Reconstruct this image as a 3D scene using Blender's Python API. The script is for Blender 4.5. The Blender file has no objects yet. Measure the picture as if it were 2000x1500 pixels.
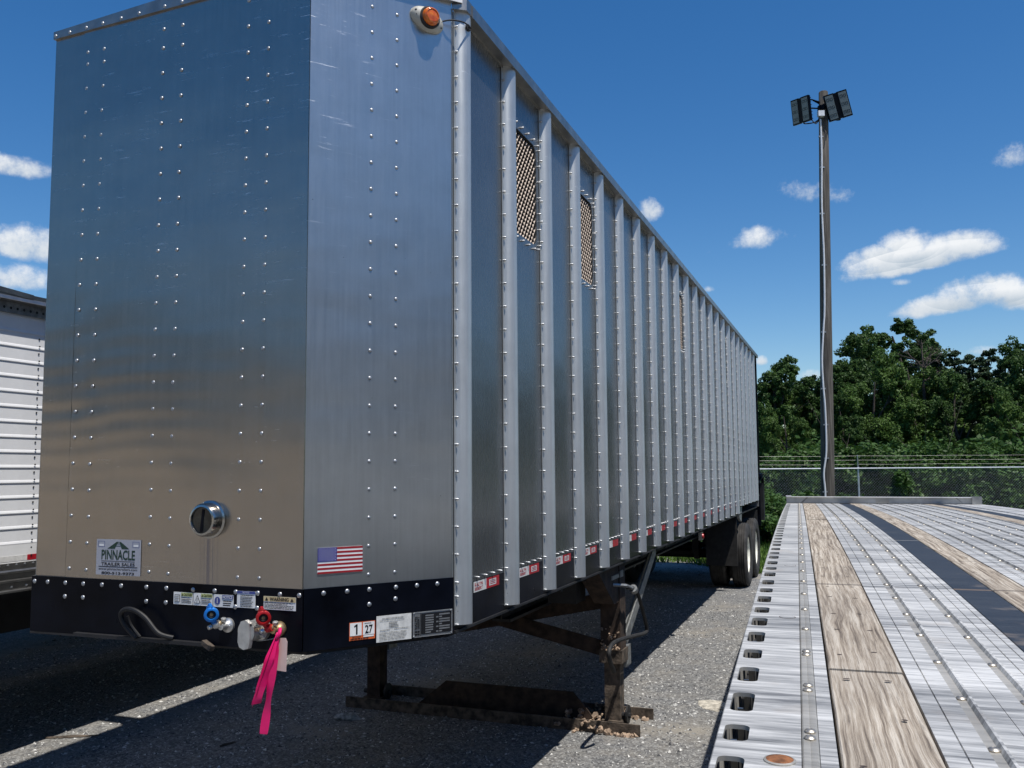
import bpy, math, random
import numpy as np
from mathutils import Vector, Matrix
random.seed(7)
rng = np.random.default_rng(11)
R = math.radians
scn = bpy.context.scene
COL = scn.collection

# ------------------------------------------------------------------ camera
FPX, PITCH, ROLL, CH = 1732.0, .0882, -.0072, 2.045
cp, sp = math.cos(PITCH), math.sin(PITCH)
fw = Vector((0, cp, sp)); up = Vector((0, -sp, cp)); rt = Vector((1, 0, 0))
cr, sr = math.cos(ROLL), math.sin(ROLL)
rt2 = rt*cr + up*sr; up2 = up*cr - rt*sr
cam = bpy.data.cameras.new('camera'); camo = bpy.data.objects.new('camera', cam); COL.objects.link(camo)
M = Matrix.Identity(4)
for i in range(3):
    M[i][0] = rt2[i]; M[i][1] = up2[i]; M[i][2] = -fw[i]
M[2][3] = CH
camo.matrix_world = M
cam.sensor_width = 36; cam.sensor_fit = 'HORIZONTAL'; cam.lens = 36*FPX/2000
cam.clip_start = .05; cam.clip_end = 3000
scn.camera = camo

# ------------------------------------------------------------------ light
SUN = Vector((.252, -.309, 1.0)).normalized()
SUN_EL = math.asin(SUN.z); SUN_AZ = math.atan2(SUN.x, SUN.y)
sun = bpy.data.lights.new('sun', 'SUN'); suno = bpy.data.objects.new('sun', sun); COL.objects.link(suno)
sun.energy = 4.9; sun.angle = R(.53); sun.color = (1, .955, .89)
suno.rotation_euler = (-SUN).to_track_quat('-Z', 'Y').to_euler()
SKY_STRENGTH = .112
scn.view_settings.view_transform = 'Standard'
scn.view_settings.look = 'None'
scn.view_settings.exposure = .08
scn.view_settings.gamma = 1
scn.view_settings.use_curve_mapping = False
scn.render.engine = 'CYCLES'

# ------------------------------------------------------------------ node helper
class NT:
    def __init__(s, tree): s.t = tree; s.n = tree.nodes; s.l = tree.links
    def new(s, typ, props=None, **inp):
        n = s.n.new(typ)
        for k, v in (props or {}).items(): setattr(n, k, v)
        for k, v in inp.items():
            key = int(k[1:]) if (k[0] == 'i' and k[1:].isdigit()) else k.replace('_', ' ')
            s.set(n.inputs[key], v)
        return n
    def set(s, sock, v):
        if isinstance(v, bpy.types.NodeSocket): s.l.new(v, sock)
        elif isinstance(v, bpy.types.Node): s.l.new(v.outputs[0], sock)
        else:
            if isinstance(v, (tuple, list)) and len(v) == 3 and sock.type == 'RGBA': v = (*v, 1)
            sock.default_value = v
    def math(s, op, a, b=0., c=None, clamp=False):
        n = s.n.new('ShaderNodeMath'); n.operation = op; n.use_clamp = clamp
        s.set(n.inputs[0], a); s.set(n.inputs[1], b)
        if c is not None: s.set(n.inputs[2], c)
        return n.outputs[0]
    def vm(s, op, a, b=(0, 0, 0), out=0):
        n = s.n.new('ShaderNodeVectorMath'); n.operation = op
        s.set(n.inputs[0], a); s.set(n.inputs[1], b)
        return n.outputs[out]
    def mix(s, f, a, b, blend='MIX'):
        n = s.n.new('ShaderNodeMix'); n.data_type = 'RGBA'; n.blend_type = blend
        s.set(n.inputs[0], f); s.set(n.inputs[6], a); s.set(n.inputs[7], b)
        return n.outputs[2]
    def ramp(s, f, stops):
        n = s.n.new('ShaderNodeValToRGB'); e = n.color_ramp.elements
        while len(e) < len(stops): e.new(.5)
        for el, (p, c) in zip(e, stops):
            el.position = p; el.color = (c, c, c, 1) if isinstance(c, (int, float)) else (*c, 1)
        s.set(n.inputs[0], f); return n.outputs[0]
    def noise(s, vec, scale, detail=4, rough=.55, dist=0., out=0):
        n = s.new('ShaderNodeTexNoise', Vector=vec, Scale=scale, Detail=detail, Roughness=rough, Distortion=dist)
        return n.outputs[out]
    def obj(s): return s.n.new('ShaderNodeTexCoord').outputs['Object']
    def scale(s, v, k): return s.vm('MULTIPLY', v, k)
    def bump(s, h, dist, strength=1., normal=None):
        n = s.new('ShaderNodeBump', Height=h, Distance=dist, Strength=strength)
        if normal is not None: s.set(n.inputs['Normal'], normal)
        return n.outputs[0]

def new_mat(name):
    m = bpy.data.materials.new(name); m.use_nodes = True
    nt = NT(m.node_tree); p = m.node_tree.nodes['Principled BSDF']
    return m, nt, p

def flat(name, col, rough=.5, metal=0., var=.12, vs=9., bump=0., bs=60., coat=0.):
    m, t, p = new_mat(name)
    o = t.obj(); n = t.noise(o, vs, 5)
    a = tuple(c*(1-var) for c in col); b = tuple(min(1, c*(1+var)) for c in col)
    t.set(p.inputs['Base Color'], t.mix(t.ramp(n, [(.35, 0.), (.65, 1.)]), a, b))
    t.set(p.inputs['Roughness'], t.math('ADD', t.math('MULTIPLY', t.noise(o, vs*2.3, 3), .16), rough-.08))
    p.inputs['Metallic'].default_value = metal
    if coat: p.inputs['Coat Weight'].default_value = coat
    if bump: t.set(p.inputs['Normal'], t.bump(t.noise(o, bs, 4), bump))
    return m

def aluminium(name, col, rough, streak=.18, aniso=.55, scratch=True, wav=0., metal=1.):
    m, t, p = new_mat(name)
    o = t.obj()
    vert = t.noise(t.scale(o, (70, 70, 3.)), 1., 6, .65)
    blot = t.noise(o, 5.5, 7, .68)
    f = t.math('ADD', t.math('MULTIPLY', vert, .45), t.math('MULTIPLY', blot, .55))
    lo = tuple(c*(1-streak) for c in col); hi = tuple(min(1, c*(1+streak*.6)) for c in col)
    c = t.mix(t.ramp(f, [(.32, 0.), (.68, 1.)]), lo, hi)
    # dark specks of road dirt
    v = t.new('ShaderNodeTexVoronoi', Vector=t.scale(o, (1, 1, .8)), Scale=16.); v.inputs['Randomness'].default_value = 1
    speck = t.math('LESS_THAN', v.outputs['Distance'], t.math('MULTIPLY', t.math('SUBTRACT', t.noise(o, 1.7, 2), .42), .16))
    c = t.mix(t.math('MULTIPLY', speck, .75), c, (.06, .055, .05))
    r = t.math('ADD', t.math('MULTIPLY', vert, .08), rough-.04)
    if scratch:
        w = t.scale(o, (5, 5, 70)); s1 = t.noise(w, 1., 6, .75, .4)
        msk = t.ramp(t.noise(o, 2.6, 3), [(.45, 0.), (.62, 1.)])
        z = t.new('ShaderNodeSeparateXYZ', Vector=o).outputs[2]
        hi_z = t.ramp(t.math('MULTIPLY', t.math('SUBTRACT', z, 2.6), .8), [(0., .12), (1., 1.)])
        sc = t.math('MULTIPLY', t.math('MULTIPLY', t.ramp(s1, [(.615, 0.), (.66, 1.)]), msk), hi_z)
        c = t.mix(sc, c, (.92, .93, .94)); r = t.math('ADD', r, t.math('MULTIPLY', sc, .25))
    if name == 'aluminium_sheet':      # rain streaks that ran down from the gauge
        q = t.new('ShaderNodeSeparateXYZ', Vector=o)
        xm = t.ramp(t.math('ABSOLUTE', t.math('ADD', q.outputs[0], .85)), [(.028, 1.), (.05, 0.)])
        zm = t.math('LESS_THAN', q.outputs[2], 1.76)
        ln = t.ramp(t.noise(t.scale(o, (130, 1, .6)), 1., 3, .6), [(.42, 0.), (.58, 1.)])
        c = t.mix(t.math('MULTIPLY', t.math('MULTIPLY', xm, zm), t.math('MULTIPLY', ln, .75)), c, (.20, .20, .25))
    t.set(p.inputs['Base Color'], c); t.set(p.inputs['Roughness'], r)
    p.inputs['Metallic'].default_value = metal
    p.inputs['Anisotropic'].default_value = aniso
    tg = t.new('ShaderNodeCombineXYZ', X=0., Y=0.02, Z=1.)
    t.set(p.inputs['Tangent'], tg.outputs[0])
    h = t.noise(t.scale(o, (1.3, 1.3, 3.2)), 1., 2, .4)
    b = t.bump(h, .02 + wav, .35)
    b = t.bump(t.noise(t.scale(o, (90, 90, 8)), 1., 3), .0004, .3, b)
    t.set(p.inputs['Normal'], b)
    return m

MAT = {}
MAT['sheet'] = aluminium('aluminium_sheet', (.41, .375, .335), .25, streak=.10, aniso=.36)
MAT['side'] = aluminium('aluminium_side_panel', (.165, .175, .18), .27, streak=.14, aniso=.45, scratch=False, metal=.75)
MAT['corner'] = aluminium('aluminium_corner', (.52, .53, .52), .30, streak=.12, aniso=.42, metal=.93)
MAT['reflection_bank'] = flat('reflected_tan_earth', (.34, .285, .21), .95, 0, .3, 1.5, .05, 8)  # tan of the mound added behind the camera to be mirrored
MAT['post'] = aluminium('aluminium_post', (.52, .54, .54), .46, streak=.14, aniso=.3, metal=.72)
MAT['trim'] = flat('aluminium_trim', (.34, .33, .31), .4, 1., .15, 12)
MAT['trim_dark'] = flat('dull_grey_rail', (.32, .32, .31), .5, .8, .2, 9)
MAT['rivet'] = flat('rivet_metal', (.40, .41, .42), .45, .8, .1, 30)
MAT['black'] = flat('black_paint', (.003, .004, .0075), .30, 0, .5, 4, .0004, 90)
MAT['black'].node_tree.nodes['Principled BSDF'].inputs['Specular IOR Level'].default_value = .10
MAT['chassis'] = flat('black_chassis_steel', (.011, .011, .012), .6, 0, .5, 6, .001, 60)
MAT['rust'] = flat('rusty_brown_steel', (.040, .025, .017), .85, 0, .6, 14, .002, 70)
MAT['muddy'] = flat('mud_caked_steel', (.085, .066, .05), .9, 0, .65, 17, .004, 60)
MAT['galv'] = flat('galvanised_steel', (.30, .31, .31), .5, .7, .3, 20)
MAT['dirt'] = flat('dry_mud', (.34, .25, .18), .95, 0, .4, 20, .006, 50)
MAT['rubber'] = flat('rubber', (.018, .018, .018), .75, 0, .4, 15, .001, 60)
MAT['tyre'] = flat('tyre_rubber', (.032, .030, .028), .8, 0, .45, 10, .002, 80)
MAT['rim'] = flat('grimy_white_wheel', (.80, .77, .68), .5, 0, .3, 8)
MAT['white'] = flat('white_paint', (.78, .78, .77), .42, 0, .06, 5)
MAT['corr'] = flat('white_corrugated_side', (.82, .825, .83), .42, 0, .07, 3.2)
MAT['chrome'] = flat('chrome', (.46, .44, .40), .2, 1., .04, 8)
MAT['boltm'] = flat('dull_bolt_metal', (.40, .37, .32), .42, .8, .25, 30)
MAT['castal'] = flat('cast_aluminium', (.60, .60, .58), .42, .85, .15, 25, .001, 90)
MAT['glassdark'] = flat('dark_gauge_glass', (.012, .016, .016), .07, 0, .3, 8)
MAT['blue'] = flat('blue_anodised', (.012, .17, .55), .38, .35, .2, 30)
MAT['red'] = flat('red_anodised', (.42, .012, .015), .38, .35, .2, 30)
MAT['brass'] = flat('brass_fitting', (.42, .30, .16), .45, .8, .3, 30)
MAT['decal_grey'] = flat('grey_decal', (.36, .37, .41), .45, 0, .05, 20)
MAT['decal_white'] = flat('white_decal', (.74, .74, .72), .5, 0, .06, 20)
MAT['decal_dirty'] = flat('weathered_white_paper', (.60, .60, .57), .6, 0, .14, 40)
MAT['decal_green'] = flat('dark_green_print', (.008, .035, .022), .5, 0, .1)
MAT['ink'] = flat('black_print', (.008, .008, .009), .5, 0, .1)
MAT['ink_grey'] = flat('faded_grey_print', (.20, .20, .19), .6, 0, .3, 40)
MAT['decal_orange'] = flat('orange_print', (.62, .12, .03), .5, 0, .12, 20)
MAT['decal_yellow'] = flat('pale_yellow_print', (.62, .50, .27), .5, 0, .08, 20)
MAT['decal_lime'] = flat('pale_lime_print', (.50, .55, .22), .5, 0, .08, 20)
MAT['decal_navy'] = flat('navy_print', (.05, .07, .25), .5, 0, .1, 20)
MAT['flag_red'] = flat('flag_red', (.30, .008, .015), .5, 0, .05)
MAT['flag_blue'] = flat('flag_blue', (.015, .018, .20), .5, 0, .05)
MAT['tape_red'] = flat('red_reflective_tape', (.40, .012, .022), .35, 0, .1, 30)
MAT['tape_white'] = flat('white_reflective_tape', (.66, .65, .62), .35, 0, .1, 30)
MAT['plate_al'] = flat('stamped_data_plate', (.40, .41, .41), .4, .8, .1, 30)
MAT['screen'] = flat('expanded_metal_screen', (.30, .25, .21), .6, .3, .2, 40)
MAT['void'] = flat('dark_interior', (.012, .011, .010), .9)
MAT['putty'] = flat('putty_grey_plastic', (.42, .41, .36), .55, 0, .06, 10)
MAT['ribbon'] = flat('hot_pink_tape', (.75, .006, .14), .45, 0, .1, 14)
MAT['pale'] = flat('pale_dried_mud', (.42, .39, .33), .95, 0, .4, 22, .006, 50)
MAT['hose'] = flat('black_hose', (.004, .004, .005), .6, 0, .3, 15)
MAT['tag'] = flat('pale_pink_tag', (.72, .52, .46), .6, 0, .05, 12)
MAT['pipe'] = flat('white_conduit', (.70, .71, .72), .45, 0, .08, 12)
MAT['lens_panel'] = flat('floodlight_lens', (.13, .16, .165), .3, 0, .06, 10)
MAT['fence'] = flat('galvanised_fence', (.55, .57, .60), .45, .55, .1, 10)
MAT['concrete'] = flat('pale_concrete', (.42, .42, .40), .9, 0, .15, 6, .003, 50)
MAT['rustdisc'] = flat('orange_rust', (.22, .085, .03), .85, 0, .55, 45, .001, 90)
MAT['nail'] = flat('rusty_nail', (.05, .035, .028), .8, 0, .3, 60)
MAT['tarp'] = flat('dark_tarp', (.03, .035, .04), .6, 0, .3, 5)

m, t, p = new_mat('amber_lens')
p.inputs['Base Color'].default_value = (.85, .16, .008, 1); p.inputs['Roughness'].default_value = .15
p.inputs['Transmission Weight'].default_value = .25; p.inputs['Coat Weight'].default_value = .6
o = t.obj(); t.set(p.inputs['Normal'], t.bump(t.noise(o, 160, 2), .002, .6))
t.set(p.inputs['Base Color'], t.mix(t.ramp(t.noise(o, 60, 2), [(.3, 0.), (.7, 1.)]), (.70, .10, .004), (.95, .25, .012)))
MAT['amber'] = m

# front sheet: buckled, with rain streaks under the gauge
m, t, p = new_mat('weathered_wood')
o = t.obj(); sx = t.new('ShaderNodeSeparateXYZ', Vector=o)
warp = t.noise(t.scale(o, (3.2, 1.5, 1)), 1., 3)
wx = t.math('ADD', sx.outputs[0], t.math('MULTIPLY', t.math('SUBTRACT', warp, .5), .05))
cmb = t.new('ShaderNodeCombineXYZ', X=t.math('MULTIPLY', wx, 78.), Y=t.math('MULTIPLY', sx.outputs[1], 1.5), Z=0.)
g = t.noise(cmb, 1., 9, .72, .05)
g2 = t.noise(t.scale(o, (160, 7, 1)), 1., 4, .7)
patch = t.noise(t.scale(o, (5, 1.6, 1)), 1., 3)
col = t.ramp(g, [(.30, (.045, .034, .025)), (.40, (.17, .135, .10)), (.49, (.36, .30, .23)), (.60, (.58, .52, .43))])
col = t.mix(t.math('MULTIPLY', t.ramp(g2, [(.3, 1.), (.46, 0.)]), .6), col, (.07, .055, .045))
col = t.mix(t.ramp(patch, [(.35, .35), (.65, 0.)]), col, (.13, .11, .09))
band = t.math('LESS_THAN', t.math('ABSOLUTE', t.math('SUBTRACT', t.math('ADD', sx.outputs[1], t.math('MULTIPLY', t.noise(o, 14, 3), .012)), 3.918)), .016)
col = t.mix(t.math('MULTIPLY', band, .6), col, (.045, .035, .03))
t.set(p.inputs['Base Color'], col); p.inputs['Roughness'].default_value = .85
t.set(p.inputs['Normal'], t.bump(g, .006, .8, t.bump(g2, .002, .6)))
MAT['wood'] = m

def deck_metal(name, lo, hi, rough, metal, band_col, band_amt):
    m, t, p = new_mat(name)
    o = t.obj(); sx = t.new('ShaderNodeSeparateXYZ', Vector=o)
    st = t.noise(t.scale(o, (2.6, 34, 1)), 1., 7, .68, .5)
    st2 = t.noise(t.scale(o, (7, 120, 1)), 1., 5, .7)
    big = t.noise(t.scale(o, (1.4, 3.6, 1)), 1., 3)
    f = t.math('ADD', t.math('MULTIPLY', st, .55), t.math('ADD', t.math('MULTIPLY', st2, .2), t.math('MULTIPLY', big, .25)))
    col = t.mix(t.ramp(f, [(.37, 0.), (.60, 1.)]), lo, hi)
    dk = t.ramp(t.noise(t.scale(o, (3.5, 50, 1)), 1.3, 6, .75), [(.30, 1.), (.40, 0.)])
    col = t.mix(t.math('MULTIPLY', dk, .45), col, (.10, .10, .10))
    w = t.ramp(t.noise(t.scale(o, (5, 6, 1)), 1., 3), [(.62, 0.), (.74, 1.)])
    col = t.mix(t.math('MULTIPLY', w, .3), col, (.34, .27, .20))
    e = t.math('ADD', sx.outputs[1], t.math('MULTIPLY', t.noise(o, 14, 3), .012))
    band = t.math('LESS_THAN', t.math('ABSOLUTE', t.math('SUBTRACT', e, 3.918)), .016)
    col = t.mix(t.math('MULTIPLY', band, band_amt), col, band_col)
    t.set(p.inputs['Base Color'], col)
    t.set(p.inputs['Roughness'], t.math('ADD', rough-.1, t.math('MULTIPLY', f, .3)))
    p.inputs['Metallic'].default_value = metal
    t.set(p.inputs['Normal'], t.bump(st, .0012, .7, t.bump(st2, .0004, .5)))
    return m
MAT['deck'] = deck_metal('worn_deck_aluminium', (.13, .13, .128), (.74, .725, .68), .5, .34, (.06, .06, .06), .55)
MAT['deckrail'] = deck_metal('dull_deck_strip', (.30, .285, .25), (.50, .475, .42), .5, .5, (.06, .06, .06), .5)
MAT['deckblack'] = deck_metal('black_deck_strip', (.010, .012, .016), (.035, .04, .048), .5, .0, (.16, .11, .07), .8)

# ground
m, t, p = new_mat('gravel_lot')
o = t.obj()
v = t.new('ShaderNodeTexVoronoi', Vector=o, Scale=34.); v2 = t.new('ShaderNodeTexVoronoi', Vector=o, Scale=75.)
gn = t.noise(o, 60, 6, .7)
base = t.ramp(v.outputs['Color'], [(.1, (.06, .062, .066)), (.5, (.15, .152, .155)), (.85, (.29, .29, .28)), (1., (.50, .50, .48))])
fine = t.ramp(v2.outputs['Color'], [(.1, (.035, .036, .04)), (.55, (.16, .162, .16)), (1., (.62, .62, .60))])
c = t.mix(.5, base, fine)
dust = t.ramp(t.noise(t.scale(o, (1, 1, 1)), .8, 6, .62), [(.50, 0.), (.66, 1.)])
dust2 = t.ramp(t.noise(o, 2.4, 6, .7), [(.45, 0.), (.75, .8)])
dd_ = t.math('MULTIPLY', t.math('MAXIMUM', dust, t.math('MULTIPLY', dust2, .7)), .9)
c = t.mix(dd_, c, t.mix(gn, (.22, .20, .165), (.34, .31, .26)))
big = t.noise(o, .25, 3)
c = t.mix(t.math('MULTIPLY', big, .35), c, (.10, .10, .10))
t.set(p.inputs['Base Color'], c); p.inputs['Roughness'].default_value = .92
hgt = t.math('ADD', t.math('MULTIPLY', v.outputs['Distance'], -.6), t.math('MULTIPLY', v2.outputs['Distance'], -.3))
hgt = t.math('MULTIPLY', hgt, t.math('SUBTRACT', 1., t.math('MULTIPLY', dd_, .7)))
t.set(p.inputs['Normal'], t.bump(hgt, .02, 1., t.bump(t.noise(o, 3, 4), .05, .6)))
MAT['gravel'] = m
MAT['stone'] = flat('crushed_stone', (.30, .30, .29), .9, 0, .55, 25, .002, 60)

m, t, p = new_mat('grass_ground')
o = t.obj()
c = t.mix(t.ramp(t.noise(o, .9, 6, .65), [(.3, 0.), (.7, 1.)]), (.035, .075, .014), (.10, .15, .03))
t.set(p.inputs['Base Color'], c); p.inputs['Roughness'].default_value = .95
t.set(p.inputs['Normal'], t.bump(t.noise(o, 12, 6), .06))
MAT['grass'] = m

def leafmat(name, a, b, tr=.25):
    m, t, p = new_mat(name)
    ri = t.n.new('ShaderNodeNewGeometry').outputs['Random Per Island']
    c = t.mix(ri, a, b)
    c = t.mix(t.ramp(t.noise(t.obj(), .55, 3), [(.35, 0.), (.65, .6)]), c, tuple(x*1.5 for x in b))
    t.set(p.inputs['Base Color'], c); p.inputs['Roughness'].default_value = .55
    p.inputs['Specular IOR Level'].default_value = .25
    tl = t.new('ShaderNodeBsdfTranslucent', Color=c)
    ms = t.new('ShaderNodeMixShader', Fac=tr)
    t.l.new(p.outputs[0], ms.inputs[1]); t.l.new(tl.outputs[0], ms.inputs[2])
    out = m.node_tree.nodes['Material Output']; t.l.new(ms.outputs[0], out.inputs[0])
    return m
MAT['leafA'] = leafmat('oak_leaves', (.022, .052, .012), (.052, .10, .022))
MAT['leafB'] = leafmat('light_leaves', (.034, .078, .014), (.075, .13, .026))
MAT['leafC'] = leafmat('dark_needles', (.012, .030, .012), (.028, .052, .018), .1)
MAT['leafD'] = leafmat('bush_leaves', (.024, .06, .010), (.055, .11, .022))
MAT['blade'] = leafmat('grass_blades', (.045, .10, .015), (.13, .21, .04))
MAT['bark'] = flat('bark', (.07, .055, .045), .9, 0, .3, 8, .01, 20)
m, t, p = new_mat('pole_wood')
o = t.obj()
g = t.noise(t.scale(o, (30, 30, 1.3)), 1., 6, .65)
t.set(p.inputs['Base Color'], t.ramp(g, [(.3, (.035, .030, .026)), (.52, (.095, .084, .07)), (.72, (.20, .18, .155))]))
p.inputs['Roughness'].default_value = .9; t.set(p.inputs['Normal'], t.bump(g, .01))
MAT['pole'] = m

# ------------------------------------------------------------------ world: sky with clouds
w = bpy.data.worlds.new('World'); scn.world = w; w.use_nodes = True
W = NT(w.node_tree); bg = w.node_tree.nodes['Background']
sky = W.new('ShaderNodeTexSky', {'sky_type': 'NISHITA'})
sky.sun_disc = False; sky.sun_elevation = SUN_EL; sky.sun_rotation = SUN_AZ
sky.altitude = 300; sky.air_density = 1.0; sky.dust_density = .25; sky.ozone_density = 3.0
hs = W.new('ShaderNodeHueSaturation', Hue=.503, Saturation=1.33, Value=1., Fac=1., Color=sky)
gen = w.node_tree.nodes.new('ShaderNodeTexCoord').outputs['Generated']
dirn = W.vm('NORMALIZE', gen)
n1 = W.noise(dirn, 26., 12, .68); n2 = W.noise(dirn, 9., 5, .55, .4)
nn = W.math('ADD', W.math('MULTIPLY', W.math('SUBTRACT', n1, .5), 2.6), W.math('MULTIPLY', W.math('SUBTRACT', n2, .5), 1.6))
def px_dir(px, py):
    d = fw + rt2*((px-1000)/FPX) - up2*((py-750)/FPX)
    return d.normalized()
def azel(az, el): return Vector((math.sin(R(az))*math.cos(R(el)), math.cos(R(az))*math.cos(R(el)), math.sin(R(el))))
# (direction, half width, half height in px of the photograph's scale, strength, tilt)
CL = [((40, 330), 62, 27, .85, 0), ((62, 482), 78, 42, 1.05, 0), ((35, 548), 62, 30, .8, 0),
      ((1742, 503), 96, 36, 1.45, -.15), ((1768, 484), 56, 42, 1.5, 0), ((1852, 490), 90, 38, 1.4, -.1), ((1790, 515), 140, 30, 1.4, -.12),
      ((1920, 575), 96, 44, 1.55, 0), ((1860, 595), 125, 30, 1.4, -.1), ((1985, 585), 62, 38, 1.4, 0),
      ((1600, 375), 74, 30, .42, .1), ((1475, 470), 84, 22, .36, -.15), ((1265, 412), 30, 34, .8, 0),
      ((1384, 566), 14, 9, .7, 0), ((1489, 706), 14, 15, 1.1, 0), ((1588, 734), 36, 16, .9, 0), ((1978, 305), 28, 28, .5, 0),
      ((1762, 552), 22, 8, .45, 0), ((1815, 690), 60, 14, .6, 0), ((1935, 686), 60, 12, .5, 0), ((1530, 740), 40, 12, .5, 0)]
AZ = [(38, 17, 120, 45), (52, 24, 90, 40), (62, 12, 140, 40), (80, 20, 150, 55), (98, 11, 120, 38), (118, 22, 130, 50), (140, 14, 150, 45),
      (163, 24, 110, 40), (188, 12, 160, 44), (210, 20, 120, 48), (238, 13, 150, 42), (262, 23, 120, 45), (287, 14, 140, 44), (309, 24, 110, 42), (322, 11, 130, 36)]
clouds = [(px_dir(*c), a, b, s_, tl) for c, a, b, s_, tl in CL] + [(azel(az, el), a, b, 1.05, 0) for az, el, a, b in AZ]
mx = None; sh = None
for d, a, b, s_, tl in clouds:
    r0 = Vector((d.y, -d.x, 0)).normalized(); u0 = r0.cross(d)
    ct, st_ = math.cos(tl), math.sin(tl)
    r_ = (r0*ct + u0*(-st_))*(FPX/a); u_ = (u0*ct + r0*st_)*(FPX/b)
    uu = W.vm('DOT_PRODUCT', dirn, tuple(r_), 1); vv = W.vm('DOT_PRODUCT', dirn, tuple(u_), 1)
    off_v = W.math('MAXIMUM', vv, W.math('MULTIPLY', vv, -1.6))      # flatter base
    q = W.math('ADD', W.math('MULTIPLY', uu, uu), W.math('MULTIPLY', off_v, off_v))
    front = W.vm('DOT_PRODUCT', dirn, tuple(d), 1)
    q = W.math('ADD', q, W.math('MULTIPLY', W.math('LESS_THAN', front, 0.), 50.))
    k = W.math('MULTIPLY', W.math('SUBTRACT', 1., q), s_)
    mx = k if mx is None else W.math('MAXIMUM', mx, k)
    s1 = W.math('MULTIPLY', W.math('ADD', vv, .0), W.math('GREATER_THAN', k, 0.))
    sh = s1 if sh is None else W.math('ADD', sh, s1)
dens = W.math('ADD', mx, nn)
mask = W.new('ShaderNodeMapRange', {'interpolation_type': 'SMOOTHSTEP'}, Value=dens, i1=.08, i2=1.15).outputs[0]
mask = W.math('MULTIPLY', mask, W.math('GREATER_THAN', mx, -.9))
shade = W.math('ADD', W.math('MULTIPLY', sh, .55), W.math('ADD', .50, W.math('MULTIPLY', nn, .45)), clamp=True)
CLB = 8.6
ccol = W.mix(shade, (.50*CLB, .58*CLB, .66*CLB), (.90*CLB, .92*CLB, .94*CLB))
final = W.mix(W.math('MULTIPLY', mask, .97), hs.outputs[0], ccol)
W.set(bg.inputs[0], final); bg.inputs[1].default_value = SKY_STRENGTH

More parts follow.
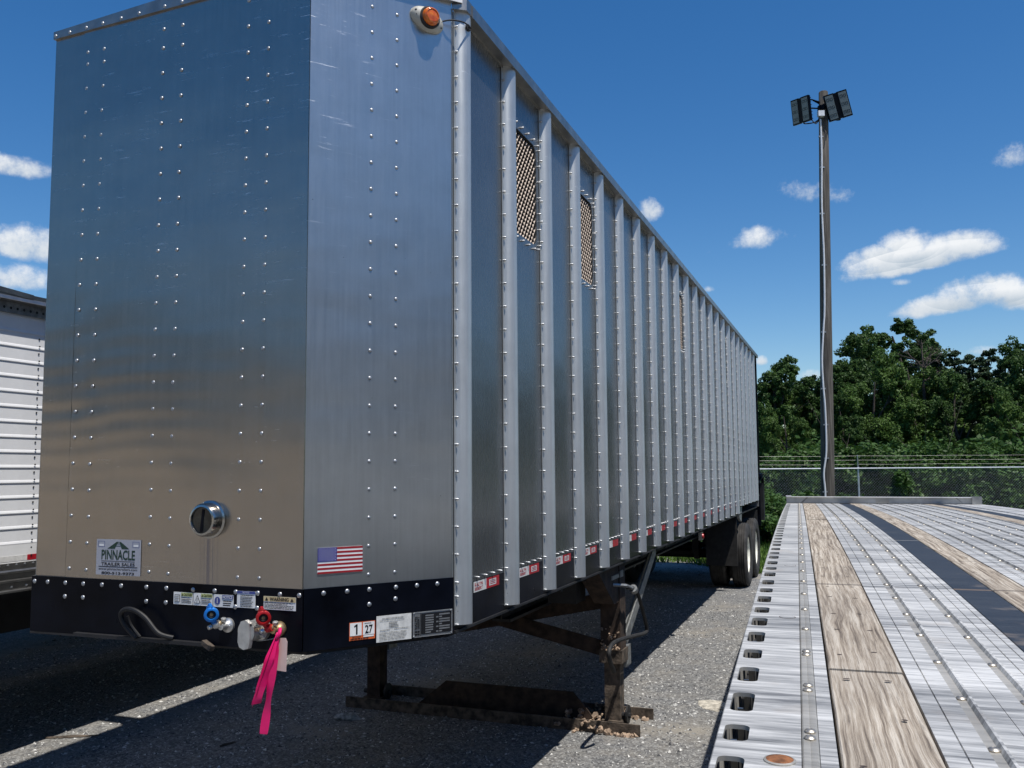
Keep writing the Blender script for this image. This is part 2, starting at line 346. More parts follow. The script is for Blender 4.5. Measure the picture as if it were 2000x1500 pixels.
# ------------------------------------------------------------------ mesh builder
class MB:
    def __init__(s, xf=None): s.v = []; s.f = []; s.mi = []; s.mats = []; s.xf = xf
    def add(s, vs, fs, mat):
        if mat not in s.mats: s.mats.append(mat)
        k = s.mats.index(mat); o = len(s.v)
        s.v += [tuple(p) for p in vs]; s.f += [tuple(o+i for i in q) for q in fs]; s.mi += [k]*len(fs)
        return s
    def box(s, x0, x1, y0, y1, z0, z1, mat, n=1):
        vs = []; fs = []
        for j in range(n+1):
            y = y0+(y1-y0)*j/n
            vs += [(x0, y, z0), (x1, y, z0), (x1, y, z1), (x0, y, z1)]
        for j in range(n):
            a = 4*j; b = a+4
            for k in range(4): fs.append((a+k, b+k, b+(k+1) % 4, a+(k+1) % 4))
        fs.append((0, 1, 2, 3)); e = 4*n; fs.append((e+3, e+2, e+1, e))
        return s.add(vs, fs, mat)
    def prof(s, pts, y0, y1, mat, n=1, closed=True, caps=True):
        k = len(pts); vs = []; fs = []
        for j in range(n+1):
            y = y0+(y1-y0)*j/n; vs += [(a, y, b) for a, b in pts]
        for j in range(n):
            for i in range(k if closed else k-1):
                fs.append((j*k+i, j*k+(i+1) % k, (j+1)*k+(i+1) % k, (j+1)*k+i))
        if caps and closed: fs.append(tuple(range(k))[::-1]); fs.append(tuple(n*k+i for i in range(k)))
        return s.add(vs, fs, mat)
    def ext(s, poly, vec, mat):            # extrude a 3d polygon along vec
        k = len(poly); v = Vector(vec)
        vs = [Vector(p) for p in poly]; vs += [p+v for p in vs]
        fs = [tuple(range(k))[::-1], tuple(range(k, 2*k))] + [(i, (i+1) % k, k+(i+1) % k, k+i) for i in range(k)]
        return s.add(vs, fs, mat)
    def bar(s, p0, p1, w, h, mat, ref=(0, 0, 1)):
        p0 = Vector(p0); p1 = Vector(p1); d = (p1-p0).normalized(); r = Vector(ref)
        if abs(d.dot(r)) > .95: r = Vector((1, 0, 0))
        a = d.cross(r).normalized()*w/2; b = a.cross(d).normalized()*h/2
        return s.ext([p0-a-b, p0+a-b, p0+a+b, p0-a+b], p1-p0, mat)
    def lathe(s, pr, org, ax, mat, n=16, ends=True):
        ax = Vector(ax).normalized(); org = Vector(org)
        r = Vector((0, 0, 1)) if abs(ax.z) < .9 else Vector((1, 0, 0))
        a = ax.cross(r).normalized(); b = ax.cross(a)
        vs = []; fs = []
        for rad, h in pr:
            for i in range(n):
                t_ = 2*math.pi*i/n; vs.append(org+ax*h+(a*math.cos(t_)+b*math.sin(t_))*rad)
        for j in range(len(pr)-1):
            for i in range(n): fs.append((j*n+i, j*n+(i+1) % n, (j+1)*n+(i+1) % n, (j+1)*n+i))
        if ends:
            if pr[0][0] > 1e-5: fs.append(tuple(range(n))[::-1])
            if pr[-1][0] > 1e-5: fs.append(tuple((len(pr)-1)*n+i for i in range(n)))
        return s.add(vs, fs, mat)
    def tube(s, pts, r, mat, n=8, r1=None):
        P = [Vector(p) for p in pts]; k = len(P); vs = []; fs = []; a = None
        for j, p in enumerate(P):
            d = (P[min(j+1, k-1)]-P[max(j-1, 0)]).normalized()
            if a is None:
                q = Vector((0, 0, 1)) if abs(d.z) < .9 else Vector((1, 0, 0)); a = d.cross(q).normalized()
            else: a = (a-d*a.dot(d)).normalized()
            b = d.cross(a); rr = r if r1 is None else r+(r1-r)*j/(k-1)
            for i in range(n):
                t_ = 2*math.pi*i/n; vs.append(p+(a*math.cos(t_)+b*math.sin(t_))*rr)
        for j in range(k-1):
            for i in range(n): fs.append((j*n+i, j*n+(i+1) % n, (j+1)*n+(i+1) % n, (j+1)*n+i))
        fs.append(tuple(range(n))[::-1]); fs.append(tuple((k-1)*n+i for i in range(n)))
        return s.add(vs, fs, mat)
    def build(s, name, parent=None, smooth=35, loc=None):
        me = bpy.data.meshes.new(name)
        vs = [s.xf(*v) for v in s.v] if s.xf else s.v
        me.from_pydata([tuple(v) for v in vs], [], s.f)
        for m_ in s.mats: me.materials.append(MAT[m_])
        me.polygons.foreach_set('material_index', s.mi)
        if smooth:
            me.polygons.foreach_set('use_smooth', [True]*len(me.polygons)); me.set_sharp_from_angle(angle=R(smooth))
        me.update()
        return link(name, me, parent, loc)

def link(name, me, parent=None, loc=None):
    o = bpy.data.objects.new(name, me); COL.objects.link(o)
    if parent: o.parent = parent
    if loc: o.location = loc
    return o
def thing(name, label, cat, loc=(0, 0, 0), rz=0, group=None):
    o = bpy.data.objects.new(name, None); COL.objects.link(o); o.location = loc; o.rotation_euler = (0, 0, rz)
    o['label'] = label; o['category'] = cat
    if group: o['group'] = group
    o.empty_display_size = .2
    return o
def tag(o, label=None, cat=None, group=None, kind=None):
    for k, v in (('label', label), ('category', cat), ('group', group), ('kind', kind)):
        if v: o[k] = v
    return o
def smoothpts(pts, n=6):
    P = [Vector(p) for p in pts]; out = []
    for i in range(len(P)-1):
        a = P[max(i-1, 0)]; b = P[i]; c = P[i+1]; d = P[min(i+2, len(P)-1)]
        for j in range(n):
            t_ = j/n
            out.append(.5*((2*b)+(c-a)*t_+(2*a-5*b+4*c-d)*t_*t_+(3*b-a-3*c+d)*t_**3))
    out.append(P[-1]); return out

class Face:      # a plane carrying decals: u right, v up, n out
    def __init__(s, o, U, V, N): s.o = Vector(o); s.U = Vector(U); s.V = Vector(V); s.N = Vector(N)
    def p(s, u, v, n=0): return s.o+s.U*u+s.V*v+s.N*n
def rect(mb, F, u0, u1, v0, v1, n, mat, th=.0):
    q = [F.p(u0, v0, n), F.p(u1, v0, n), F.p(u1, v1, n), F.p(u0, v1, n)]
    if th: mb.ext(q, tuple(-F.N*th), mat)
    else: mb.add(q, [(0, 1, 2, 3)], mat)
def poly(mb, F, pts, n, mat):
    mb.add([F.p(u, v, n) for u, v in pts], [tuple(range(len(pts)))], mat)
def text(mb, F, s_, u0, u1, v0, v1, n, mat, rot=0, bold=0.):
    cu = bpy.data.curves.new('lettering', 'FONT'); cu.body = s_; cu.size = 1; cu.offset = bold; cu.resolution_u = 3
    ob = bpy.data.objects.new('lettering', cu); me = bpy.data.meshes.new_from_object(ob)
    co = np.array([v.co[:] for v in me.vertices]); fs = [tuple(p.vertices) for p in me.polygons]
    bpy.data.objects.remove(ob); bpy.data.curves.remove(cu); bpy.data.meshes.remove(me)
    if rot: co = np.stack([-co[:, 1], co[:, 0], co[:, 2]], 1)
    mn = co.min(0); mxx = co.max(0)
    u = u0+(co[:, 0]-mn[0])/(mxx[0]-mn[0]+1e-9)*(u1-u0); v = v0+(co[:, 1]-mn[1])/(mxx[1]-mn[1]+1e-9)*(v1-v0)
    mb.add([F.p(a, b, n) for a, b in zip(u, v)], fs, mat)
def scrib(mb, F, u0, u1, v0, v1, rows, n, mat, h=.45, ragged=.25):
    dv = (v1-v0)/rows; R_ = random.Random(int(u0*1e4)+rows)
    for r_ in range(rows):
        y = v1-dv*(r_+1)+dv*(1-h)/2; u = u0; end = u1-(u1-u0)*R_.random()*ragged
        while u < end:
            L = (u1-u0)*(.05+.10*R_.random()); rect(mb, F, u, min(u+L, end), y, y+dv*h, n, mat); u += L+(u1-u0)*.018

# ================================================================== SETTING
mb = MB(); mb.add([(-900, -900, 0), (900, -900, 0), (900, 900, 0), (-900, 900, 0)], [(0, 1, 2, 3)], 'gravel')
tag(mb.build('ground', smooth=0), kind='structure')
# grass field beyond the lot, wavy edge
mb = MB(); N = 480; vs = []; fs = []
for i in range(N+1):
    x = -120+240*i/N; e = 19.6-2.3/(1+math.exp(-(x-3.9)*4))+.35*math.sin(x*.9)+.25*math.sin(x*2.3+1)
    vs += [(x, e, .004), (x, 400, .004)]
for i in range(N): fs.append((2*i, 2*i+2, 2*i+3, 2*i+1))
mb.add(vs, fs, 'grass'); tag(mb.build('grass_field', smooth=0), kind='structure')
mb = MB(); mb.box(-40, 40, 27.6, 27.78, .0, .10, 'concrete', 1)
tag(mb.build('kerb'), 'low pale concrete kerb crossing the grass before the chain link fence', 'kerb')

def np_mesh(name, verts, nper, mat, smooth=False):
    me = bpy.data.meshes.new(name); nv = len(verts); nf = nv//nper
    me.vertices.add(nv); me.vertices.foreach_set('co', np.asarray(verts, dtype=np.float32).ravel())
    me.loops.add(nv); me.loops.foreach_set('vertex_index', np.arange(nv, dtype=np.int32))
    me.polygons.add(nf); me.polygons.foreach_set('loop_start', np.arange(0, nv, nper, dtype=np.int32))
    try: me.polygons.foreach_set('loop_total', np.full(nf, nper, dtype=np.int32))
    except Exception: pass
    me.update(calc_edges=True); me.materials.append(MAT[mat]); return me

# loose gravel
def stones(n, xr, yr, smin, smax, seed):
    g = np.random.default_rng(seed)
    base = np.array([[1, 0, 0], [0, 1, 0], [-1, 0, 0], [0, -1, 0], [0, 0, 1.], [0, 0, -.6]])
    tri = np.array([[0, 1, 4], [1, 2, 4], [2, 3, 4], [3, 0, 4]])
    P = np.stack([g.uniform(*xr, n), g.uniform(*yr, n), np.zeros(n)], 1)
    s_ = smin+(smax-smin)*g.random(n)**3
    V = base[None]*(1+.35*g.standard_normal((n, 6, 3)))*s_[:, None, None]*np.array([1, 1, .6])
    a = g.uniform(0, 6.28, n); c_, s2 = np.cos(a), np.sin(a)
    X = V[..., 0]*c_[:, None]-V[..., 1]*s2[:, None]; Y = V[..., 0]*s2[:, None]+V[..., 1]*c_[:, None]
    V = np.stack([X, Y, V[..., 2]], -1)+P[:, None]
    V[..., 2] = np.maximum(V[..., 2], .001)
    return V[:, tri].reshape(-1, 3)
allst = np.concatenate([stones(52000, (-5.5, 4.5), (4.8, 12.5), .004, .019, 1), stones(9000, (-3, 7), (12, 19.5), .006, .022, 2)])
m, t, p = new_mat('loose_stone')
ri = t.n.new('ShaderNodeNewGeometry').outputs['Random Per Island']
t.set(p.inputs['Base Color'], t.ramp(ri, [(0., (.05, .052, .058)), (.45, (.15, .15, .15)), (.7, (.32, .32, .31)), (1., (.68, .67, .64))])); p.inputs['Roughness'].default_value = .85
MAT['loose'] = m
tag(link('loose_gravel', np_mesh('loose_gravel', allst, 3, 'loose')), kind='stuff')

# grass blades
def blades(n, xr, yf, h, seed, wd=.018):
    g = np.random.default_rng(seed); x = g.uniform(*xr, n); y = yf(g, n, x)
    a = g.uniform(0, 6.28, n); hh = h*(.4+g.random(n)); lean = g.normal(0, .35, (n, 2))*hh[:, None]
    b = np.stack([x, y, np.zeros(n)], 1); d = np.stack([np.cos(a), np.sin(a), 0*a], 1)*wd
    tip = b+np.stack([lean[:, 0], lean[:, 1], hh], 1)
    return np.stack([b-d, b+d, tip], 1).reshape(-1, 3)
def yf1(g, n, x): return 19.3-2.3/(1+np.exp(-(x-3.9)*4))+.35*np.sin(x*.9)+.25*np.sin(x*2.3+1)+14*g.random(n)**1.7
bl = np.concatenate([blades(52000, (-3, 13), yf1, .16, 3), blades(9000, (-3, 13), lambda g, n, x: 18.3-2.3/(1+np.exp(-(x-3.9)*4))+2.2*g.random(n), .13, 4)])
tag(link('grass_tufts', np_mesh('grass_tufts', bl, 3, 'blade')), kind='stuff')

# ------------------------------------------------------------------ trees
def leaves(C, Rr, n, size, g, shell=.55, squash=1.):
    idx = g.integers(0, len(C), n)
    d = g.standard_normal((n, 3)); d /= np.linalg.norm(d, axis=1)[:, None]
    d[:, 2] = np.where(d[:, 2] < -.3, d[:, 2]*.8, d[:, 2])
    rad = Rr[idx]*(shell+(1-shell)*g.random(n)**.5)*(1+.12*g.standard_normal(n))
    pos = C[idx]+d*rad[:, None]*np.array([1, 1, squash])
    nrm = d+.75*g.standard_normal((n, 3)); nrm[:, 2] += .35; nrm /= np.linalg.norm(nrm, axis=1)[:, None]
    t1 = np.cross(nrm, g.standard_normal((n, 3))); t1 /= np.linalg.norm(t1, axis=1)[:, None]; t2 = np.cross(nrm, t1)
    s_ = size*(.55+.9*g.random(n)); a = t1*s_[:, None]; b = t2*(s_*.55)[:, None]
    return np.stack([pos-a, pos+b, pos+a, pos-b], 1).reshape(-1, 3)
def lobes(g, n, hw, z0, z1, r0, r1, top=1.):
    C = []; Rr = []
    for i in range(n):
        z = z0+(z1-z0)*g.random(); k = (z-z0)/(z1-z0)
        w_ = hw*math.sqrt(max(.04, 1-abs(2*k-.8)**2.2/1.6))
        a = g.uniform(0, 6.28); q = w_*(.35+.65*g.random()**.5)
        r_ = r0+(r1-r0)*g.random()
        C.append((math.cos(a)*q, math.sin(a)*q, z)); Rr.append(r_*(1-.35*k*top))
    return np.array(C), np.array(Rr)
def split(C, Rr, g, k, f):     # each lobe broken into smaller leaf clumps on its surface
    o = []; q = []
    for c, r_ in zip(C, Rr):
        for _ in range(k):
            d = g.standard_normal(3); d /= np.linalg.norm(d); d[2] = d[2]*.95+.12
            o.append(c+d*r_*(.55+.5*g.random())); q.append(r_*f*(.6+.8*g.random()))
    return np.array(o), np.array(q)
CROWN = {}; TRUNK = {}
def limbmesh(name, g, h, C, r0, nl=9):
    mb = MB(); pts = smoothpts([(0, 0, 0), (.05*h*g.normal(0, .5), .04*h*g.normal(0, .5), h*.35), (.06*h*g.normal(0, .6), .05*h*g.normal(0, .6), h*.65), (.03, .02, h*.92)], 4)
    mb.tube(pts, r0, 'bark', 8, r0*.22)
    ii = g.permutation(len(C))[:nl]
    for i in ii:
        c = C[i]; k = min(len(pts)-2, max(2, int(len(pts)*(c[2]/h)*.62))); s0 = pts[k]
        mid = (s0*.45+Vector(c)*.55)+Vector((0, 0, -.05*h*.5)); mb.tube([s0, mid, Vector(c)], r0*.38, 'bark', 5, r0*.08)
        for _ in range(2):
            e = Vector(c)+Vector(g.normal(0, .5, 3)); mb.tube([mid, e], r0*.16, 'bark', 4, r0*.05)
    o = mb.build(name); me = o.data; bpy.data.objects.remove(o); return me
def mk(key, seed, h, hw, z0, nl, lr, ksplit, f, nleaf, size, mat, shell=.5):
    g = np.random.default_rng(seed); C, Rr = lobes(g, nl, hw, h*z0, h*.97, *lr)
    c2, r2 = split(C, Rr, g, ksplit, f)
    CROWN[key] = np_mesh('crown', leaves(c2, r2, nleaf, size, g, shell), 4, mat); TRUNK[key] = limbmesh('trunk', g, h, C, h*.022)
mk('round1', 21, 9., 2.5, .15, 30, (.7, 1.4), 15, .34, 62000, .082, 'leafA')
mk('round2', 22, 9., 2.9, .12, 30, (.8, 1.5), 15, .34, 62000, .082, 'leafB')
mk('open', 23, 10., 2.7, .45, 46, (.45, .9), 9, .38, 52000, .078, 'leafA', .3)
mk('oval', 24, 9., 1.7, .12, 26, (.6, 1.1), 14, .34, 44000, .082, 'leafA')
def mkpine(key, seed, h, hw, n):
    g = np.random.default_rng(seed); C = []; Rr = []
    for i in range(30):
        z = h*(.2+.8*i/30); w_ = hw*(1-i/31)**.75+.12
        for k in range(6 if i < 24 else 3):
            a = g.uniform(0, 6.28); q = w_*g.uniform(.45, 1.1); C.append((math.cos(a)*q, math.sin(a)*q, z+.14*q+g.normal(0, .12))); Rr.append(.22+.26*w_/hw*g.random())
    C = np.array(C); Rr = np.array(Rr)
    CROWN[key] = np_mesh('crown', leaves(C, Rr, n, .075, g, .2, .55), 4, 'leafC'); TRUNK[key] = limbmesh('trunk', g, h*1.04, C, h*.017, 26)
mkpine('pine1', 31, 9., 1.9, 30000); mkpine('pine2', 32, 9., 1.5, 24000)
def mkbush(key, seed, hw, h, n, mat='leafD'):
    g = np.random.default_rng(seed); C = []; Rr = []
    for i in range(34):
        a = g.uniform(0, 6.28); q = hw*g.random()**.5; z = h*(.15+.75*g.random())*(1-.45*(q/hw)**2)
        C.append((math.cos(a)*q, math.sin(a)*q, z)); Rr.append(.28+.32*g.random())
    c2, r2 = split(np.array(C), np.array(Rr), g, 5, .5)
    CROWN[key] = np_mesh('crown', leaves(c2, r2, n*2, .052, g, .3), 4, mat); TRUNK[key] = limbmesh('stems', g, h*.8, np.array(C), .05, 12)
mkbush('bush1', 41, 1.9, 2.3, 13000); mkbush('bush2', 42, 1.6, 2.0, 11000, 'leafB'); mkbush('bush3', 43, 1.4, 1.3, 9000, 'leafD')
def gx(px, D): return (px-1000)/FPX*D
def ztop(py, D): return 2.045+(901-py)/FPX*D
def plant(key, name, x, y, h, label, cat, group, wf=1.):
    base = {'r': 9., 'o': 10., 'p': 9., 'b': 2.1}[key[0]] if key != 'oval' else 9.
    if key == 'bush3': base = 1.25
    t_ = thing(name, label, cat, (x, y, 0), random.uniform(0, 6.28), group); s_ = h/base
    for nm, me in (('crown', CROWN[key]), ('trunk' if cat == 'tree' else 'stems', TRUNK[key])):
        o = link(nm, me, t_); o.scale = (s_*wf, s_*wf, s_)
    return t_
TR = [  # key, px, py top, D, width factor, label
 ('round2', 1488, 742, 47, .85, 'bushy green tree right behind the rear edge of the silver chip trailer'),
 ('oval', 1528, 706, 46, 1., 'upright rounded tree alone above the line just right of the silver trailer'),
 ('round1', 1562, 748, 48, .8, 'low rounded tree in the dip left of the wooden floodlight pole'),
 ('pine2', 1590, 735, 52, .7, 'thin pale conifer top against the cloud beside the floodlight pole'),
 ('round1', 1608, 752, 49, .9, 'dark broadleaf tree standing directly behind the floodlight pole'),
 ('oval', 1655, 712, 48, .9, 'narrow tree just right of the floodlight pole'),
 ('round1', 1692, 662, 50, .85, 'broad tree forming the left shoulder of the tallest clump'),
 ('open', 1750, 632, 55, 1.15, 'tallest tree of the line, with sky showing through its open crown'),
 ('round2', 1775, 700, 44, 1., 'sunlit green tree in front of the tallest open tree'),
 ('round2', 1712, 728, 43, .9, 'lighter green tree low in front of the left shoulder clump'),
 ('round1', 1808, 690, 50, .8, 'dark tree at the foot of the bare branched snag'),
 ('pine1', 1842, 690, 49, .9, 'dark conifer right of the bare branched snag'),
 ('pine2', 1872, 688, 50, .9, 'slender dark conifer, second right of the snag'),
 ('pine1', 1905, 692, 47, 1., 'wide dark conifer under the larger right cloud'),
 ('pine2', 1940, 686, 50, 1., 'pointed conifer below the right hand cloud'),
 ('pine1', 1972, 695, 46, .9, 'dark conifer close to the right edge of the view'),
 ('round1', 2008, 678, 43, 1., 'dark tree cut by the right edge of the view'),
 ('round1', 1868, 742, 42, .9, 'shaded broadleaf tree below the row of conifers'),
 ('oval', 1935, 752, 41, 1.1, 'mid height tree below the conifers near the right edge'),
 ('round1', 1640, 782, 42, .8, 'low dark tree between the pole and the sunlit tree'),
 ('round2', 1530, 800, 40, .8, 'lower lighter tree in front of the upright rounded one'),
 ('round2', 1988, 775, 38, .9, 'bright green low tree at the right edge above the fence'),
]
for k, px, py, D, wf, lb in TR:
    plant(k, 'conifer_tree' if k[0] == 'p' else 'broadleaf_tree', gx(px, D), D, ztop(py, D), lb, 'tree', 'trees in the wood beyond the fence', wf)
# trees of the same wood continuing outside the picture and round the lot
g = np.random.default_rng(5)
OUT = [(px, 40+10*g.random(), 655+50*g.random()) for px in range(2060, 3500, 85)] + [(px, 42+8*g.random(), 715+50*g.random()) for px in range(-900, 1440, 90)]
for i, (px, D, py) in enumerate(OUT):
    k = ['round1', 'pine1', 'round2', 'oval', 'pine2', 'round1'][i % 6]
    plant(k, 'conifer_tree' if k[0] == 'p' else 'broadleaf_tree', gx(px, D), D, ztop(py, D), 'tree of the wood hidden behind the trailers or beyond the edge of view', 'tree', 'trees hidden or out of view', 1.)
for i in range(34):
    a = R(95+170*i/33)+.0; D = 34+6*g.random()
    k = ['round1', 'pine1', 'round2', 'oval', 'pine2', 'round1'][i % 6]
    plant(k, 'conifer_tree' if k[0] == 'p' else 'broadleaf_tree', math.sin(a)*D, math.cos(a)*D, (11. if i < 15 else 6.5)+2*g.random(), 'tree beyond the lot behind the camera, seen only mirrored in the aluminium', 'tree', 'trees behind the camera', 1.3)
BU = []
for i in range(26):
    px = 1440+i*27+g.normal(0, 6); D = 33+3.5*g.random(); py = 872+26*g.random() if px > 1640 else 905+20*g.random()
    BU.append((['bush1', 'bush2', 'bush1', 'bush3'][i % 4], px, py, D))
SP = [(1488, 'the tree at the silver trailer\'s rear edge'), (1528, 'the upright rounded tree left of the pole'), (1575, 'the dip left of the floodlight pole'), (1617, 'the floodlight pole'), (1655, 'the narrow tree right of the pole'), (1700, 'the left shoulder of the tallest clump'), (1750, 'the tallest open crowned tree'), (1808, 'the bare snag'), (1842, 'the conifer right of the snag'), (1880, 'the slender conifer'), (1915, 'the wide conifer'), (1945, 'the pointed conifer'), (1975, 'the last conifer before the right edge'), (2010, 'the right edge of the picture'), (2060, 'the trees just outside the right edge')]
seen_b = {}
for k, px, py, D in BU: seen_b.setdefault(min(SP, key=lambda q: abs(q[0]-px))[1], []).append((px, k, py, D))
for ph, lst in seen_b.items():
    lst.sort()
    for i, (px, k, py, D) in enumerate(lst):
        side_ = '' if len(lst) == 1 else (('leftmost ' if i == 0 else 'rightmost ' if i == len(lst)-1 else 'middle ') if len(lst) < 4 else ['leftmost ', 'second from left ', 'second from right ', 'rightmost '][min(i, 3)])
        plant(k, 'bush', gx(px, D), D, max(1.0, ztop(py, D)), side_+'leafy bush beyond the fence below '+ph, 'bush', 'bushes in the thicket beyond the fence', 1.25)
for (px, py, D, k, lb) in [(1560, 962, 27.3, 'bush3', 'yellow green bush low behind the left end of the flatbed headboard'), (1512, 985, 25, 'bush3', 'small weedy bush between the silver trailer and the flatbed'),
                        (1498, 1000, 22, 'bush3', 'low weed clump beside the rear tyres of the silver trailer'), (1330, 1078, 21, 'bush3', 'weeds seen under the silver trailer between landing gear and tyres'), (1300, 1080, 23, 'bush3', 'further weeds seen under the silver trailer, left of the nearer clump')]:
    plant(k, 'bush', gx(px, D), D, max(.35, ztop(py, D)), lb, 'bush', None, 1.5)
# bare snag
mb = MB(); g = np.random.default_rng(77)
def branch(p, d, L, r, dep):
    q = p+d*L*.5+Vector(g.normal(0, .05, 3))*L; e = p+d*L; mb.tube([p, q, e], r, 'bark', 5, r*.55)
    if dep:
        for _ in range(3 if dep > 1 else 4):
            nd = (d+Vector(g.normal(0, .65, 3))).normalized(); branch(p+(e-p)*(.45+.5*g.random()), nd, L*.6, r*.55, dep-1)
    else:
        for _ in range(5):
            nd = (d+Vector(g.normal(0, .8, 3))).normalized(); mb.tube([e-d*L*.3*g.random(), e+nd*L*.5], r*.5, 'bark', 3, r*.2)
Ds = 44; mb.tube([(0, 0, 0), (.1, 0, 3), (-.1, 0, ztop(715, Ds))], .13, 'bark', 6, .06)
for dx, ln, dz in ((-.6, .9, 0), (.5, .8, .2), (.0, .8, .3), (-.3, .7, -.3), (1.1, .8, .1), (1.3, .6, -.5)):
    branch(Vector((0, 0, ztop(728, Ds)+dz)), Vector((dx, .1, .8)).normalized(), ln, .05, 1)
so = thing('dead_tree', 'bare leafless snag with twisted branches poking above the conifers', 'tree', (gx(1808, Ds), Ds, 0))
mb.build('branches', so)

# ------------------------------------------------------------------ chain link fence
FY = 30.; fen = thing('chain_link_fence', 'galvanised chain link fence with three barbed wires in front of the wood', 'fence', (0, FY, 0), R(-.35))
FH = 1.76
mb = MB(); mb.tube([(-40, 0, FH), (45, 0, FH)], .024, 'fence', 8); mb.build('top_rail', fen)
px0 = gx(1671, FY)
for i in range(-7, 7):
    mb = MB(); mb.tube([(0, .05, 0), (0, .05, FH+.02)], .032, 'fence', 8); mb.lathe([(.04, 0), (.04, .05), (.0, .07)], (0, .05, FH-.01), (0, 0, 1), 'fence', 8)
    mb.lathe([(.04, 0), (.04, .03)], (0, .05, FH-.3), (0, 0, 1), 'fence', 8); mb.tube([(0, .05, FH), (-.05, -.06, FH+.44)], .017, 'fence', 6)
    mb.build('post', fen, loc=(px0+i*6.1, 0, 0))
for k in range(3):
    mb = MB(); z = FH+.14+.14*k; y = .02-.037*k
    for i in range(-14, 12):
        x = px0+i*3.05; mb.tube([(x, y, z), (x+1.5, y, z-.012), (x+3.05, y, z)], .0026, 'trim_dark', 4)
        for j in range(16):
            xx = x+j*.19+.03; mb.bar((xx-.012, y-.018, z-.014), (xx+.012, y+.018, z+.014), .0022, .0022, 'trim_dark')
    mb.build('barbed_wire', fen)
mb = MB(); stp = .062*1.5
x = -6.
while x < 20:
    for s_ in (1, -1):
        a = (x, .012*s_, .03); b = (x+s_*1.78, .012*s_, 1.81); mb.tube([a, b], .0017 if s_ > 0 else .0010, 'fence', 3)
    x += stp
tag(mb.build('chain_link_mesh', fen), kind='stuff')
def wpt(px, py, Y):
    d = fw+rt2*((px-1000)/FPX)-up2*((py-750)/FPX); return Vector((0, 0, CH))+d*(Y/d.y)

# ------------------------------------------------------------------ floodlight pole
PD = 19.; _b, _t = wpt(1617, 970, PD), wpt(1608, 180, PD); LX = (_t.x-_b.x)/(_t.z-_b.z); PX, PY = _b.x-LX*_b.z, PD
pole = thing('floodlight_pole', 'tall weathered wooden pole carrying two floodlights and a white conduit', 'pole', (PX, PY, 0))
mb = MB(); H_ = wpt(1608, 179, PD).z
mb.lathe([(.15, 0), (.142, 1.5), (.128, 4), (.112, 7), (.098, H_-.02), (.086, H_)], (0, 0, 0), (LX, 0, 1), 'pole', 20); mb.build('pole', pole)
mb = MB(); cpts = []
for (px, py) in [(1612, 1090), (1612, 970), (1609, 925), (1614, 880), (1612, 800), (1608, 750), (1606, 700), (1609, 640), (1611, 600), (1610, 500), (1606, 400), (1606, 300), (1604, 240), (1603, 232)]:
    q_ = wpt(px, py, PD-.15); cpts.append((q_.x-PX, -.155+.045*(970-py)/790, q_.z))
mb.tube(smoothpts(cpts, 5), .02, 'pipe', 8)
for py in (270, 330, 420, 520, 650, 760, 830, 895, 960):
    z = wpt(1608, py, PD).z; c_ = min(cpts, key=lambda q: abs(q[2]-z)); mb.box(c_[0]-.05, c_[0]+.05, c_[1]-.005, c_[1]+.03, z-.015, z+.015, 'galv')
mb.build('conduit', pole)
zb = wpt(1603, 222, PD-.16).z
mb = MB(); cx_ = wpt(1603, 222, PD-.16).x-PX; mb.box(cx_-.06, cx_+.07, -.20, -.10, zb-.06, zb+.06, 'pipe'); mb.build('junction_box', pole)
mb = MB(); mb.tube(smoothpts([(cx_-.03, -.15, zb-.06), (cx_-.10, -.15, zb-.22), (cx_-.2, -.14, zb-.12), (cx_-.28, -.08, zb+.12)], 6), .011, 'rubber', 6)
mb.tube(smoothpts([(cx_+.08, -.15, zb-.02), (cx_+.13, -.14, zb-.3), (cx_+.10, -.14, zb-.6)], 6), .009, 'rubber', 6)
mb.build('cable', pole)
def flood(cx, cy, cz, yaw, roll, wd, ht):
    P0 = Vector((cx, cy, cz)); rot = Matrix.Rotation(yaw, 3, 'Z') @ Matrix.Rotation(roll, 3, 'Y') @ Matrix.Rotation(R(11), 3, 'X')
    def xf(x, y, z): v = rot @ Vector((x, y, z)); return tuple(v+P0)
    mb = MB(xf); a = wd/2; b = ht/2; tk = .03
    for x0, x1 in ((-a, -.035), (.035, a)): mb.box(x0, x1, 0, .05, -b, b, 'black')
    mb.box(-a, a, .002, .07, -b+.01, b-.01, 'black')
    for k in range(7): mb.box(-a+.03, a-.03, .07, .13, -b+.05+k*(ht-.1)/6-.006, -b+.05+k*(ht-.1)/6+.006, 'black')
    fl = mb.build('floodlight', pole)
    for x0, x1 in ((-a+.02, -.06), (.06, a-.02)):
        mb = MB(xf); mb.box(x0, x1, -.006, .001, -b+.03, b-.03, 'lens_panel')
        for i in range(2):
            for j in range(3):
                ccx = x0+(x1-x0)*(.28+.44*i); ccz = -b+ht*(.2+.3*j)
                for q in range(4):
                    d_ = [(-.028, -.022, -.028, .028), (.022, .028, -.028, .028), (-.022, .022, -.028, -.022), (-.022, .022, .022, .028)][q]
                    mb.box(ccx+d_[0], ccx+d_[1], -.009, -.006, ccz+d_[2], ccz+d_[3], 'black')
        mb.build('lens_panel', fl)
    pc = Vector((wpt(1608, 205, PD).x-PX, 0, 0))
    for sg in (1, -1):
        mb = MB()
        e = Vector(xf(0, .10, sg*(b-.02))); far_ = Vector((pc.x, -.02, e.z-sg*.10)); mid_ = (e+far_)/2+Vector((0, .02, sg*.05)); mb.tube(smoothpts([e+Vector((0, 0, -sg*.03)), e+Vector((0, .03, sg*.02)), mid_, far_], 5), .014, 'black', 6)
        mb.ext([far_+Vector((0, 0, -.05)), far_+Vector((0, 0, .05)), mid_+Vector((0, 0, .01)), mid_+Vector((0, 0, -.02))], (0, .01, 0), 'black')
        mb.build('bracket', fl)
